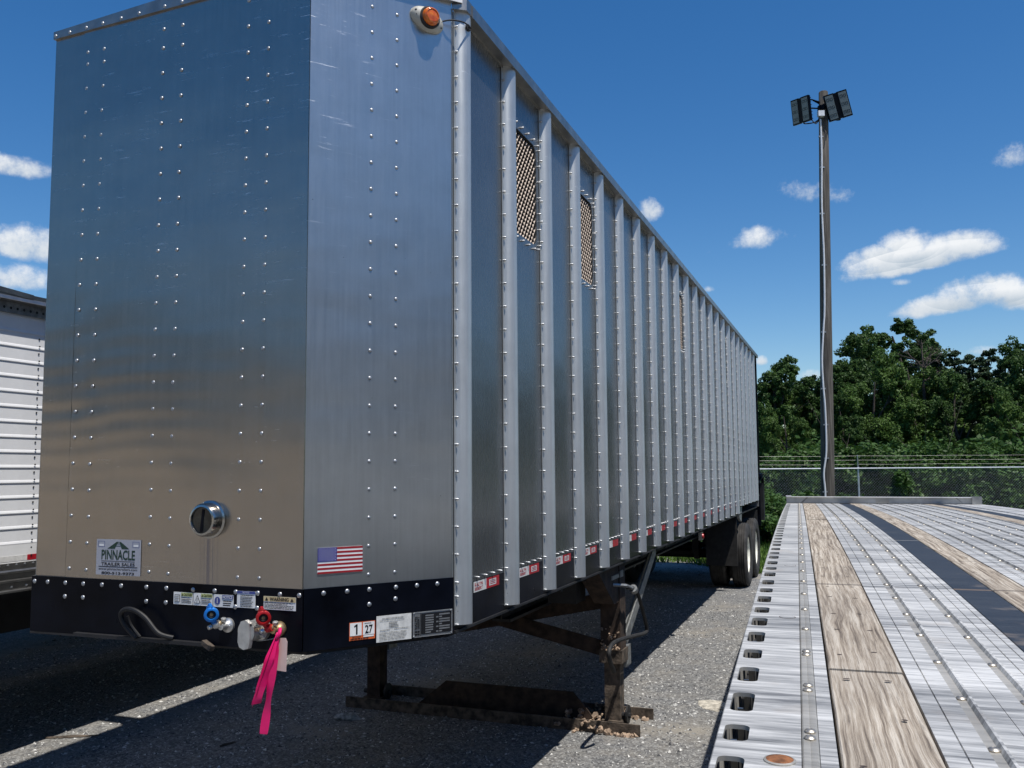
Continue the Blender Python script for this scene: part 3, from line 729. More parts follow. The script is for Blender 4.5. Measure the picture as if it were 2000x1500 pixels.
q_ = wpt(1563, 216, PD-.1); flood(q_.x-PX, -.1, q_.z, R(-62), R(5), .50, .55)
q_ = wpt(1637, 206, PD-.24); flood(q_.x-PX, -.24, q_.z, R(-8), R(-15), .50, .58)
mb = MB(); cx_ = pc_x = wpt(1608, 212, PD).x-PX; zc_ = wpt(1608, 212, PD).z; mb.lathe([(.125, -.05), (.125, .05)], (cx_, 0, zc_), (0, 0, 1), 'black', 16); mb.bar((cx_, -.06, zc_), (cx_+.2, -.2, zc_+.04), .05, .05, 'black'); mb.bar((cx_, -.04, zc_-.02), (cx_-.3, -.1, zc_-.03), .025, .025, 'black')
mb.build('mounting_arm', pole)

# ================================================================== SILVER CHIP TRAILER
TT = -.009; YAW = .3621; CW, CD, Y2 = .395, .544, -.10; BAY = .601
LCH = math.hypot(CW, CD); FY0 = Y2-CD
chip = thing('chip_trailer', 'tall unpainted aluminium chip trailer with ribbed side and black skirt, parked on its landing gear', 'trailer', (-.2303, 4.012, 0), -YAW)
def txf(x, y, z): return (x, y, z+TT*y)
def TB(): return MB(txf)
FR = Face((-CW, FY0, 0), (1, 0, 0), (0, 0, 1), (0, -1, 0))
FC = Face((-CW, FY0, 0), (CW/LCH, CD/LCH, 0), (0, 0, 1), (CD/LCH, -CW/LCH, 0))
FS = Face((0, 0, 0), (0, 1, 0), (0, 0, 1), (1, 0, 0))
def sheet(name, F, u0, u1, v0, v1, n, nu, nv, hf, mat='sheet', top=None):
    mb = TB(); vs = []; fs = []
    for j in range(nv+1):
        for i in range(nu+1):
            u = u0+(u1-u0)*i/nu; vt = v1 if top is None else top(u); v = v0+(vt-v0)*j/nv
            vs.append(F.p(u, v, n+hf(u, v)))
    for j in range(nv):
        for i in range(nu): a = j*(nu+1)+i; fs.append((a, a+1, a+nu+2, a+nu+1))
    mb.add(vs, fs, mat)
    mb.ext([F.p(u0, v0, n-.003), F.p(u1, v0, n-.003), F.p(u1, v1, n-.003), F.p(u0, v1, n-.003)], tuple(-F.N*.02), mat)
    for a, b in ((u0, .0), (u1, .0)): mb.add([F.p(a, v0, n), F.p(a, v1, n), F.p(a, v1, n-.004), F.p(a, v0, n-.004)], [(0, 1, 2, 3)], mat)
    return mb.build(name, chip, 60)
def wr(u, v):
    m1 = 1/(1+math.exp((u+.62)*6)); m2 = math.exp(-((v-2.22)/.42)**2)
    m3 = .25+.75*math.exp(-((u+1.3)/.35)**2)
    ph = .5*math.sin(u*3.1)+.35*math.sin(u*7+v*2)
    h = .00030*math.sin(v*2*math.pi/.083+ph*2.)*m1*m2+.0003*math.sin(v*2*math.pi/.15+ph*3+1)*m2*m3
    h += .0016*math.sin(u*4.2+.6)*math.sin(v*2.1+.4)+.0009*math.sin(u*9+v*3.3)
    for cu, cv in ((-1.21, 2.28), (-1.2, 2.52), (-1.115, 2.4), (-1.21, 2.75)):
        q = ((u-cu)/.035)**2+((v-cv)/.04)**2; h += -.0009*math.exp(-q)
    return h
def soft(u, v): return .0008*math.sin(u*5+1)*math.sin(v*1.9)+.0005*math.sin(u*11+v*2.7)
capl = lambda u: 4.05+.045*(u+1.415)/1.415
sheet('front_sheet', FR, -1.415, -1.232, 1.545, 4.09, .000, 14, 300, wr)
sheet('front_sheet', FR, -1.236, -.193, 1.545, 4.09, .0035, 60, 300, wr)
sheet('front_sheet', FR, -.197, .0, 1.545, 4.11, .0065, 12, 90, soft)
sheet('corner_sheet', FC, .0, LCH-.003, 1.545, 4.18, .0, 30, 110, soft, 'corner')
mb = TB(); mb.ext([FR.p(.0, 1.545, .0065), FC.p(.0, 1.545, .0), FR.p(-.004, 1.545, -.01)], (0, 0, 2.6), 'sheet'); mb.build('corner_fold', chip)
def rivets(F, pts, name, parent=chip, r=.0078, h=.0048, mat='rivet', xb=TB, n=8):
    mb = xb()
    for u, v, k in pts:
        mb.lathe([(r*1.12, k), (r, k+h*.45), (r*.62, k+h*.88), (0, k+h)], F.p(u, v, 0), F.N, mat, n, False)
    return tag(mb.build(name, parent, 60), kind='stuff')
pts = []
for u in (-1.212, -1.115, -.77, -.665):
    z = 1.583; 
    while z < 4.0: pts.append((u+random.uniform(-.002, .002), z+(0 if u in (-1.115, -.665) else .004), .0035)); z += .1155
    pts.append((u, 3.985 if u > -1 else 3.955, .0035))
for u in (-.312, -.207):
    z = 1.582
    while z < 4.03: pts.append((u, z, .0065 if u > -.197 else .0035)); z += .1165
rivets(FR, pts, 'rivets')
rivets(FR, [(u, capl(u)+.014, .014) for u in (-1.406, -1.319, -1.218, -1.119, -1.01, -.906, -.76, -.665, -.55, -.43, -.315, -.2, -.08)], 'cap_rivets')
pts = []
for k in range(22):
    pts.append((.277, 1.586+.1160*k, 0)); pts.append((.396, 1.588+.1162*k-.01*k/22, 0))
rivets(FC, [q for q in pts if q[1] < 4.12], 'rivets')
# front cap and corner cap
mb = TB()
q = [(-1.42, 4.05), (0, 4.095), (0, 4.175), (-1.42, 4.086)]
mb.ext([FR.p(u, v, -.01) for u, v in q], tuple(FR.N*.024), 'trim')
mb.build('front_cap', chip, 0)
mb = TB(); q = [(0, 4.10), (LCH, 4.155), (LCH, 4.235), (0, 4.185)]
mb.ext([FC.p(u, v, -.01) for u, v in q], tuple(FC.N*.03), 'trim')
mb.ext([FC.p(LCH-.07, 4.152, .018), FC.p(LCH+.045, 4.160, .018), FC.p(LCH+.045, 4.26, .018), FC.p(LCH-.07, 4.25, .018)], tuple(FC.N*.004), 'white'); mb.ext([(.0, -.10, 4.13), (.058, -.06, 4.13), (.058, .0, 4.13), (0, 0, 4.13)], (0, 0, .058), 'trim'); mb.build('corner_cap', chip, 0)
mb = TB(); mb.box(-.004, .0, -.099, -.0885, 1.32, 4.13, 'corner'); mb.build('corner_flange', chip, 0)
# black skirt
mb = TB(); a, b = 1.306, 1.548
P = [FR.p(-1.425, 0, .010), FR.p(0, 0, .010), FC.p(0, 0, .006), FC.p(LCH+.002, 0, .006)]
inn = [FR.p(-1.425, 0, -.02), FR.p(-.01, 0, -.02), FC.p(.0, 0, -.02), FC.p(LCH, 0, -.02)]
P[1] = FR.p(.0045, 0, .010); P[2] = FC.p(.0, 0, .006)
mb.ext([P[0]+Vector((0, 0, a)), P[1]+Vector((0, 0, a)), inn[1]+Vector((0, 0, a)), inn[0]+Vector((0, 0, a))], (0, 0, b-a), 'black')
mb.ext([P[2]+Vector((0, 0, a)), P[3]+Vector((0, 0, a)), inn[3]+Vector((0, 0, a)), inn[1]+Vector((0, 0, a))], (0, 0, b-a), 'black')
sk = mb.build('front_skirt', chip, 0)
rivets(FR, [(u, 1.524, .01) for u in (-1.408, -1.33, -1.226, -1.123, -1.017, -.91, -.773, -.667, -.528, -.419, -.315, -.208, -.102, -.012)] +
       [(u, 1.465, .01) for u in (-1.226, -1.122, -.772, -.668, -.316, -.21)], 'skirt_rivets', r=.0092)
rivets(FC, [(u, 1.526, .0065) for u in (.082, .182, .279, .399, .497, .595)]+[(.279, 1.466, .0065), (.397, 1.479, .0065)], 'skirt_rivets', r=.0092)
mb = TB(); mb.ext([FR.p(-1.15, 1.302, .03), FR.p(-.44, 1.302, .03), FR.p(-.44, 1.306, -.03), FR.p(-1.15, 1.306, -.03)], (0, 0, .014), 'chassis')
mb.ext([FR.p(-1.42, 1.296, .014), FR.p(-1.15, 1.298, .014), FR.p(-1.15, 1.298, -.02), FR.p(-1.42, 1.296, -.02)], (0, 0, .008), 'chassis')
mb.build('bent_lip', chip, 0)
mb = TB(); mb.tube(smoothpts([FR.p(-.80, 1.315, .03), FR.p(-.845, 1.365, .045), FR.p(-.862, 1.41, .055), FR.p(-.835, 1.436, .06), FR.p(-.785, 1.434, .06), FR.p(-.73, 1.405, .055), FR.p(-.67, 1.345, .045), FR.p(-.615, 1.325, .02)], 6), .0105, 'hose', 10)
mb.tube(smoothpts([FR.p(-.79, 1.318, .02), FR.p(-.83, 1.365, .03), FR.p(-.842, 1.405, .04)], 5), .007, 'hose', 8)
mb.build('grab_hose', chip)
mb = TB(); mb.bar(FR.p(-.46, 1.318, .02), FR.p(-.405, 1.298, .035), .022, .02, 'muddy'); mb.build('bracket', chip, 0)

# decals -------------------------------------------------------------
mb = TB(); u0, u1, v0, v1 = -1.056, -.812, 1.567, 1.719; n0 = .0052; n1 = .0066; n2 = .0074
rect(mb, FR, u0, u1, v0, v1, n0+.002, 'decal_grey', .002); n0 = .0078; W_ = u1-u0; H2 = v1-v0
def UV(a, b): return (u0+W_*a, v0+H2*b)
def tr(mb, F, pts, n, mat): poly(mb, F, [UV(*q) for q in pts], n, mat)
tr(mb, FR, [(.25, .74), (.42, .74), (.485, .92), (.465, .945)], n0, 'decal_green')
tr(mb, FR, [(.58, .74), (.75, .74), (.545, .945), (.525, .92)], n0, 'decal_green')
for q in ((.445, .555, .83), (.46, .54, .89), (.475, .525, .94)): tr(mb, FR, [(q[0], q[2]), (q[1], q[2]), (q[1], q[2]-.018), (q[0], q[2]-.018)], n0, 'decal_green')
def txt(s_, a0, a1, b0, b1, mat='ink', F=FR, nn_=None, bold=.0, rot=0):
    (p0, q0), (p1, q1) = UV(a0, b0), UV(a1, b1); text(mb, F, s_, p0, p1, q0, q1, n0 if nn_ is None else nn_, mat, rot, bold)
txt('PINNACLE', .12, .88, .43, .71, 'decal_green', bold=.028); tr(mb, FR, [(.12, .40), (.88, .40), (.88, .385), (.12, .385)], n0, 'ink')
txt('TRAILER SALES', .12, .88, .265, .355, bold=.02); tr(mb, FR, [(.06, .245), (.94, .245), (.94, .225), (.06, .225)], n0, 'ink')
txt('www.pinnacletrailers.com', .06, .94, .12, .205, bold=.01); txt('800-513-9373', .13, .87, .02, .095, bold=.03)
for a0 in (.04, .82):
    for b0, b1 in ((.79, .94),):
        for l in ((a0, a0+.15, b0, b0+.008), (a0, a0+.15, b1, b1+.008), (a0, a0+.008, b0, b1), (a0+.142, a0+.15, b0, b1)): tr(mb, FR, [(l[0], l[2]), (l[1], l[2]), (l[1], l[3]), (l[0], l[3])], n0, 'decal_navy')
        tr(mb, FR, [(a0+.02, b0+.02), (a0+.13, b0+.02), (a0+.13, b0+.075), (a0+.02, b0+.075)], n0, 'decal_white')
tag(mb.build('dealer_sticker', chip, 0), 'grey dealer sticker with a road logo and phone number')
# flag
mb = TB(); fu0, fu1, fv0, fv1 = .056, .249, 1.602, 1.705
rect(mb, FC, fu0, fu1, fv0, fv1, .0035, 'decal_white', .002); hs_ = (fv1-fv0)/13
for k in range(0, 13, 2): rect(mb, FC, fu0, fu1, fv0+k*hs_, fv0+(k+1)*hs_, .0042, 'flag_red')
cu = fu0+.42*(fu1-fu0); rect(mb, FC, fu0, cu, fv0+6*hs_, fv1, .0048, 'flag_blue')
for r_ in range(9):
    for k in range(6 if r_ % 2 == 0 else 5):
        x = fu0+(cu-fu0)*(2*k+(1 if r_ % 2 == 0 else 2))/12; y = fv0+6*hs_+7*hs_*(r_+1)/10
        poly(mb, FC, [(x+(.0030 if q % 2 == 0 else .0013)*math.sin(q*math.pi/5), y+(.0030 if q % 2 == 0 else .0013)*math.cos(q*math.pi/5)) for q in range(10)], .0054, 'decal_white')
tag(mb.build('flag_sticker', chip, 0), 'sticker of the flag of the United States')
# warning stickers on the skirt
def st(u0_, u1_, v0_, v1_, base='decal_white', F=FR, n=.0115):
    global u0, v0, W_, H2, n0, mb
    mb = TB(); u0, v0, W_, H2 = u0_, v0_, u1_-u0_, v1_-v0_; n0 = n+.0012; rect(mb, F, u0_, u1_, v0_, v1_, n, base, .001)
def rr_(a0, a1, b0, b1, mat, k=0, F=FR): (p0, q0), (p1, q1) = UV(a0, b0), UV(a1, b1); rect(mb, F, p0, p1, q0, q1, n0+k*.0008, mat)
def sc_(a0, a1, b0, b1, rows, mat='ink', k=1, F=FR, h=.45): (p0, q0), (p1, q1) = UV(a0, b0), UV(a1, b1); scrib(mb, F, p0, p1, q0, q1, rows, n0+k*.0008, mat, h)
st(-.626, -.528, 1.462, 1.512); rr_(.42, .99, .68, .97, 'decal_lime'); txt('CAUTION', .55, .98, .72, .93, nn_=n0+.001, bold=.03); tr(mb, FR, [(.44, .72), (.53, .72), (.485, .93)], n0+.001, 'ink')
rr_(.06, .34, .2, .8, 'ink_grey'); rr_(.09, .31, .24, .72, 'decal_white', 1); sc_(.1, .3, .26, .7, 3, 'ink_grey', 2); rr_(.40, .415, .03, .97, 'ink_grey'); sc_(.45, .97, .1, .62, 4); mb.build('caution_sticker', chip, 0)
st(-.524, -.427, 1.462, 1.512); rr_(.42, .99, .68, .97, 'decal_lime'); txt('CAUTION', .55, .98, .72, .93, nn_=n0+.001, bold=.03); tr(mb, FR, [(.44, .72), (.53, .72), (.485, .93)], n0+.001, 'ink')
tr(mb, FR, [(.05, .18), (.38, .18), (.215, .85)], n0, 'ink'); tr(mb, FR, [(.09, .22), (.34, .22), (.215, .74)], n0+.0008, 'decal_white'); rr_(.20, .23, .28, .6, 'ink', 2); rr_(.40, .415, .03, .97, 'ink_grey'); sc_(.45, .97, .1, .62, 4); mb.build('caution_sticker', chip, 0)
st(-.423, -.323, 1.461, 1.511); rr_(.44, .99, .66, .97, 'decal_navy'); txt('NOTICE', .48, .96, .7, .93, 'decal_white', nn_=n0+.001, bold=.02)
poly(mb, FR, [(u0+W_*.21+.0145*math.cos(q*math.pi/10), v0+H2*.5+.0155*math.sin(q*math.pi/10)) for q in range(20)], n0, 'decal_navy'); rr_(.195, .225, .3, .7, 'decal_white', 1); sc_(.5, .95, .08, .58, 3, h=.55); mb.build('notice_sticker', chip, 0)
st(-.306, -.217, 1.464, 1.530); rr_(.0, 1., .84, 1., 'decal_navy'); txt('NOTICE', .32, .68, .87, .97, 'decal_white', nn_=n0+.001); sc_(.2, .95, .04, .80, 8, 'ink'); mb.build('notice_sticker', chip, 0)
st(-.177, -.026, 1.463, 1.515); rr_(0, 1, .62, 1., 'decal_yellow'); txt('WARNING', .20, .79, .67, .95, nn_=n0+.001, bold=.03)
for a0 in (.05, .84): tr(mb, FR, [(a0, .68), (a0+.1, .68), (a0+.05, .94)], n0+.001, 'ink')
sc_(.03, .97, .06, .58, 5); mb.build('warning_sticker', chip, 0)
st(.192, .305, 1.328, 1.400, 'decal_orange', FC, .0075)
rr_(.02, .47, .26, .97, 'decal_white', 0, FC); rr_(.52, .97, .26, .97, 'decal_white', 0, FC)
tr(mb, FC, [(.25, .33), (.31, .33), (.31, .89), (.26, .89), (.18, .80), (.18, .73), (.25, .78)], n0+.001, 'ink'); txt('27', .60, .90, .33, .80, F=FC, nn_=n0+.001, bold=.02); sc_(.58, .92, .86, .93, 1, F=FC); rr_(.54, .95, .14, .23, 'decal_white', 0, FC); sc_(.04, .96, .02, .13, 1, F=FC); sc_(.1, .44, .13, .23, 1, F=FC); tag(mb.build('inspection_sticker', chip, 0), 'orange and white inspection sticker reading 1 and 27')
st(.311, .471, 1.309, 1.415, 'decal_dirty', FC, .0075); sc_(.15, .85, .86, .92, 1, 'ink_grey', 1, FC); sc_(.35, .65, .52, .76, 4, 'ink_grey', 1, FC, .5); sc_(.1, .42, .42, .48, 1, 'ink_grey', 1, FC); sc_(.5, .92, .44, .50, 1, 'ink_grey', 1, FC)
sc_(.08, .92, .06, .38, 6, 'ink_grey', 1, FC, .35); sc_(.1, .9, .78, .84, 1, 'ink_grey', 1, FC, .3); mb.build('registration_paper', chip, 0)
st(.476, .666, 1.311, 1.416, 'plate_al', FC, .0085)
rr_(.0, 1., .965, 1., 'castal', 1, FC); rr_(.0, 1., .0, .035, 'castal', 1, FC); rr_(.0, .018, 0, 1, 'castal', 1, FC); rr_(.982, 1, 0, 1, 'castal', 1, FC); rr_(.19, .2, .04, .96, 'ink', 1, FC)
txt('KALYN', .05, .105, .32, .82, F=FC, nn_=n0+.001, rot=1, bold=.05); txt('SIEBERT', .115, .17, .32, .82, F=FC, nn_=n0+.001, rot=1, bold=.03); rr_(.05, .105, .08, .26, 'ink', 1, FC); rr_(.115, .17, .08, .26, 'ink', 1, FC); rr_(.05, .17, .16, .175, 'plate_al', 2, FC)
rr_(.21, .97, .1, .92, 'ink', 1, FC)
for r_ in range(8):
    b0 = .14+.095*r_; rr_(.31, .52 if r_ > 3 else .52-.1*random.random(), b0, b0+.055, 'plate_al', 2, FC); rr_(.66, .93-.2*(r_ % 3 == 0), b0, b0+.055, 'plate_al', 2, FC)
    if r_ % 2 == 0: rr_(.58, .64, b0, b0+.055, 'plate_al', 2, FC)
for a, b in ((.03, .05), (.97, .05), (.03, .95), (.97, .95)): (p_, q_) = UV(a, b); mb.lathe([(.004, 0), (.003, .004), (0, .005)], FC.p(p_, q_, .009), FC.N, 'rivet', 8)
tag(mb.build('data_plate', chip, 0), 'stamped aluminium maker plate with rows of figures')

# gauge --------------------------------------------------------------
G0 = FR.p(-.452, 1.813, .004)
mb = TB(); mb.lathe([(.078, 0), (.078, .008), (.070, .012), (.068, .046), (.062, .056), (.054, .058), (.052, .052)], G0, FR.N, 'chrome', 40, False); gg = mb.build('sight_gauge', chip, 40)
mb = TB(); mb.lathe([(.0545, .050), (.0, .0515)], G0, FR.N, 'glassdark', 32, False); mb.ext([FR.p(-.462, 1.765, .057), FR.p(-.448, 1.765, .057), FR.p(-.441, 1.855, .057), FR.p(-.452, 1.858, .057)], (0, .002, 0), 'black'); mb.build('dial', gg)

# clearance lamp -----------------------------------------------------
mb = TB(); L0 = (.542, 4.035); rings = [(1.0, 0.), (.98, .012), (.86, .026), (.62, .034), (.5, .036)]; n = 32; vs = []; fs = []
for k, h in rings:
    for i in range(n):
        a = 2*math.pi*i/n; x = .084*math.cos(a)*k; y = .052*math.sin(a)*k*(1+.0*k); ca, sa = math.cos(R(-16)), math.sin(R(-16)); vs.append(FC.p(L0[0]+x*ca-y*sa, L0[1]+x*sa+y*ca, h))
for j in range(len(rings)-1):
    for i in range(n): fs.append((j*n+i, j*n+(i+1) % n, (j+1)*n+(i+1) % n, (j+1)*n+i))
mb.add(vs, fs, 'putty'); lamp = mb.build('clearance_lamp', chip, 50)
mb = TB(); mb.lathe([(.050, .026), (.050, .036), (.045, .041), (.040, .040)], FC.p(*L0, 0), FC.N, 'rubber', 28, False); 
for du, dv in ((-.066, .022), (-.062, .002), (.062, -.004), (.06, -.03)): mb.lathe([(.006, .02), (.004, .0285), (0, .029)], FC.p(L0[0]+du, L0[1]+dv, 0), FC.N, 'rubber', 8, False)
mb.build('grommet_ring', lamp)
mb = TB(); mb.lathe([(.041, .036), (.040, .050), (.034, .060), (.029, .063), (.028, .059), (.022, .060), (.0, .063)], FC.p(*L0, 0), FC.N, 'amber', 28, False); mb.build('lamp_lens', lamp, 30)
mb = TB(); mb.lathe([(.017, .048), (.017, .056), (.009, .058), (.007, .053)], (0, -.02, 4.062), (1, -.15, 0), 'rubber', 16)
mb.tube(smoothpts([FC.p(.618, 4.048, .01), FC.p(.655, 4.056, .03), (.055, -.085, 4.06), (.062, -.02, 4.062)], 6), .0035, 'rubber', 6)
mb.build('lamp_wire', lamp)

# side wall ----------------------------------------------------------
def rrect(u0, u1, v0, v1, r, k=4):
    o = []; 
    for (cx, cy, a0) in ((u1-r, v1-r, 0), (u0+r, v1-r, 90), (u0+r, v0+r, 180), (u1-r, v0+r, 270)):
        for j in range(k+1): a = R(a0+90*j/k); o.append((cx+r*math.cos(a), cy+r*math.sin(a)))
    return o
def orect(inner, u0, u1, v0, v1, k=4):
    o = []; cs = ((u1, v1), (u0, v1), (u0, v0), (u1, v0))
    for c_ in range(4):
        cu_, cv_ = cs[c_]
        for j in range(k+1):
            iu, iv = inner[c_*(k+1)+j]
            if j == k//2: o.append((cu_, cv_))
            elif (j < k//2) == (c_ in (0, 2)): o.append((cu_, iv))
            else: o.append((iu, cv_))
    return o
def holed(mb, fn, outer, hole, r, depth, mat, wall='same', k=4):
    I = rrect(*hole, r, k); O = orect(I, *outer, k); n = len(I)
    vs = [fn(u, v, 0) for u, v in O]+[fn(u, v, 0) for u, v in I]+[fn(u, v, -depth) for u, v in I]
    fs = [(i, (i+1) % n, n+(i+1) % n, n+i) for i in range(n)]
    mb.add(vs, fs, mat); mb.add(vs, [(n+i, n+(i+1) % n, 2*n+(i+1) % n, 2*n+i) for i in range(n)], mat if wall == 'same' else wall)
VENT = (1, 3, 9, 15); ZB = 1.502; ZE = 4.12
def bay(i): return i*BAY+.02, (i+1)*BAY-.03
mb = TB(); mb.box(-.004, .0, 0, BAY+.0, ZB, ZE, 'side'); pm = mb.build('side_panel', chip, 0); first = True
for i in range(23):
    y0 = i*BAY
    if i in VENT:
        mb = TB(); hole = (.085, .468, 3.29, 3.875)
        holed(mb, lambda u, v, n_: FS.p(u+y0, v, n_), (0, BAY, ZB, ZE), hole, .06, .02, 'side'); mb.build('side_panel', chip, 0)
        mb = TB(); I = rrect(hole[0]-.012+y0, hole[1]+.012+y0, hole[2]-.012, hole[3]+.012, .07)
        # expanded metal
        du, dv = .042, .052; a0 = hole[0]+y0; nu = int((hole[1]-hole[0])/du*2)+1; nv = int((hole[3]-hole[2])/dv*2)+1
        for p_ in range(nu):
            for q_ in range(nv):
                if (p_+q_) % 2: continue
                ua = a0+p_*du/2; va = hole[2]+q_*dv/2
                for s_ in (1, -1):
                    ub = ua+du/2; vb = va+s_*dv/2
                    if vb < hole[2] or vb > hole[3] or ub > hole[1]+y0: continue
                    cc = .058
                    if (min(ua-a0, hole[1]+y0-ub) < .02 and min(va-hole[2], hole[3]-vb) < .02): continue
                    mb.add([FS.p(ua, va-.004, -.006), FS.p(ub, vb-.004, -.006), FS.p(ub, vb+.004, -.014), FS.p(ua, va+.004, -.014)], [(0, 1, 2, 3)], 'screen')
        tag(mb.build('vent_screen', chip, 0), kind='stuff')
        mb = TB(); mb.box(-.10, -.09, y0+.02, y0+BAY-.02, 3.2, 3.95, 'void'); mb.build('vent_shade_sheet', chip, 0)  # near-black sheet painted in for the unlit trailer interior
        pr = []
        for k in range(4): pr += [(y0+.12+.095*k, 3.90+.0, 0), (y0+.12+.095*k, 3.262, 0)]
        for k in range(7): pr += [(y0+.497, 3.30+.094*k, 0)]
        pr += [(y0+.47, 3.885, 0), (y0+.47, 3.272, 0)]
        mb = TB()
        for u, v, _ in pr: mb.lathe([(.0062, 0), (.006, .005), (.0038, .018), (0, .02)], FS.p(u, v), FS.N, 'rivet', 7, False)
        tag(mb.build('vent_screws', chip, 60), kind='stuff')
    else:
        if first: first = False; pm.location = (0, y0, TT*y0)
        else: link('side_panel', pm.data, chip, (0, y0, TT*y0))
    mb = TB()
    for k in range(4): mb.lathe([(.0062, 0), (.006, .005), (.0038, .018), (0, .02)], FS.p(y0+.165+.095*k, 1.519 if i < 18 else 1.519), FS.N, 'rivet', 7, False)
    tag(mb.build('rail_screws', chip, 60), kind='stuff')
PROF = [(.0, -.084), (.004, -.084), (.004, -.0665), (.012, -.064), (.024, -.059), (.036, -.049), (.046, -.036), (.052, -.022), (.054, -.011), (.052, -.001), (.046, .010), (.036, .020), (.024, .0265), (.012, .0285), (.004, .0295), (.004, .062), (.0, .062)]
def postmesh(z0):
    mb = MB(); k = len(PROF); vs = [(x, y, z) for z in (z0, ZE+.02) for x, y in PROF]
    mb.add(vs, [(i, (i+1) % k, k+(i+1) % k, k+i) for i in range(k)]+[tuple(range(k))], 'post'); mb.box(0, .0012, -.0885, -.084, z0, ZE, 'void'); o = mb.build('side_post', chip, 40)
    mb = MB(); z = z0+.003
    while z < ZE-.02:
        for yy in (-.0735, .046): mb.lathe([(.0055, .003), (.0055, .007), (.0035, .019), (0, .021)], (0, yy, z), (1, 0, 0), 'rivet', 7, False)
        z += .0605 if z < 1.5+(z0-1.34) and z > z0+.09 else .1205
    s_ = tag(mb.build('post_screws', o, 60), kind='stuff'); return o, s_
A, As = postmesh(1.34); B, Bs = postmesh(1.44)
for i in range(23):
    src, ss = (A, As) if i < 18 else (B, Bs)
    if i == 0 or i == 18: o = src
    else: o = src.copy(); COL.objects.link(o); o.parent = chip; s2 = ss.copy(); COL.objects.link(s2); s2.parent = o
    o.location = (0, i*BAY, TT*i*BAY)
mb = TB(); mb.prof([(-.03, 1.316), (.001, 1.316), (.001, 1.503), (-.03, 1.503)], -.098, 17.75*BAY, 'black', 4); mb.prof([(-.03, 1.42), (.001, 1.42), (.001, 1.503), (-.03, 1.503)], 17.75*BAY, 13.72, 'black', 2)
mb.prof([(-.05, 1.308), (.012, 1.308), (.012, 1.318), (-.05, 1.318)], -.09, 17.75*BAY, 'chassis', 4)
mb.build('bottom_rail', chip, 0)
mb = TB(); mb.prof([(-.02, ZE), (.004, ZE), (.006, ZE+.012), (.058, ZE+.012), (.058, ZE+.002), (.064, ZE+.002), (.064, ZE+.06), (.05, ZE+.068), (-.02, ZE+.068)], -.0, 13.80, 'trim', 6)
mb.build('top_rail', chip, 0)
for i in range(17):
    y0 = i*BAY; mb = TB(); a0 = .128
    rect(mb, FS, y0+a0, y0+.281, 1.452, 1.5005, .0025, 'tape_white'); rect(mb, FS, y0+.281, y0+.446, 1.452, 1.5005, .0025, 'tape_red')
    if i < 4:
        text(mb, FS, 'KALYN', y0+a0+.012, y0+.235, 1.478, 1.494, .0032, 'tape_red', 0, .02); text(mb, FS, 'SIEBERT', y0+a0+.012, y0+.235, 1.459, 1.474, .0032, 'tape_red', 0, .02)
        rect(mb, FS, y0+.315, y0+.405, 1.462, 1.491, .0032, 'tape_white'); rect(mb, FS, y0+.325, y0+.395, 1.468, 1.4715, .0038, 'tape_red'); rect(mb, FS, y0+.325, y0+.395, 1.476, 1.4795, .0038, 'tape_red'); rect(mb, FS, y0+.325, y0+.395, 1.484, 1.4865, .0038, 'tape_red')
    tag(mb.build('reflective_tape', chip, 0))
# hull
hull = [(-CW, FY0+.02), (-1.80, FY0+.02), (-2.4, -.05), (-2.4, 13.72), (-.006, 13.72), (-.006, Y2+.01)]
mb = TB(); mb.ext([(x, y, 4.08) for x, y in hull], (0, 0, .03), 'trim_dark'); mb.build('roof', chip, 0)
mb = TB(); mb.ext([(x, y, 1.288) for x, y in [(-CW, FY0+.03), (-1.80, FY0+.03), (-2.38, -.03), (-2.38, 13.7), (-.03, 13.7), (-.03, Y2+.03)]], (0, 0, .02), 'chassis'); mb.build('floor_pan', chip, 0)
mb = TB(); mb.ext([(-1.81, FY0, 1.31), (-1.80, FY0+.02, 1.31), (-2.38, -.05, 1.31), (-2.4, -.06, 1.31)], (0, 0, 2.77), 'trim_dark'); mb.box(-2.4, -2.385, -.05, 13.72, 1.31, 4.12, 'trim_dark'); mb.build('far_side_wall', chip, 0)
mb = TB(); mb.box(-2.4, .0, 13.70, 13.76, 1.31, 4.12, 'trim_dark'); mb.box(-.09, .03, 13.76, 13.84, .95, 4.14, 'black'); mb.box(-2.42, -2.3, 13.76, 13.84, .95, 4.14, 'black'); mb.box(-2.4, 0, 13.76, 13.84, 1.15, 1.33, 'black'); mb.build('rear_frame', chip, 0)
# chassis
mb = TB()
for x in (-.72, -1.68):
    for z0, z1, hw in ((.94, .96, .07), (1.265, 1.288, .07), (.96, 1.265, .008)): mb.box(x-hw, x+hw, 2.3, 13.7, z0, z1, 'chassis')
for k in range(19): mb.box(-2.2, -.22, 2.13+k*.61, 2.18+k*.61, 1.19, 1.287, 'chassis')
mb.build('frame_beams', chip, 0)
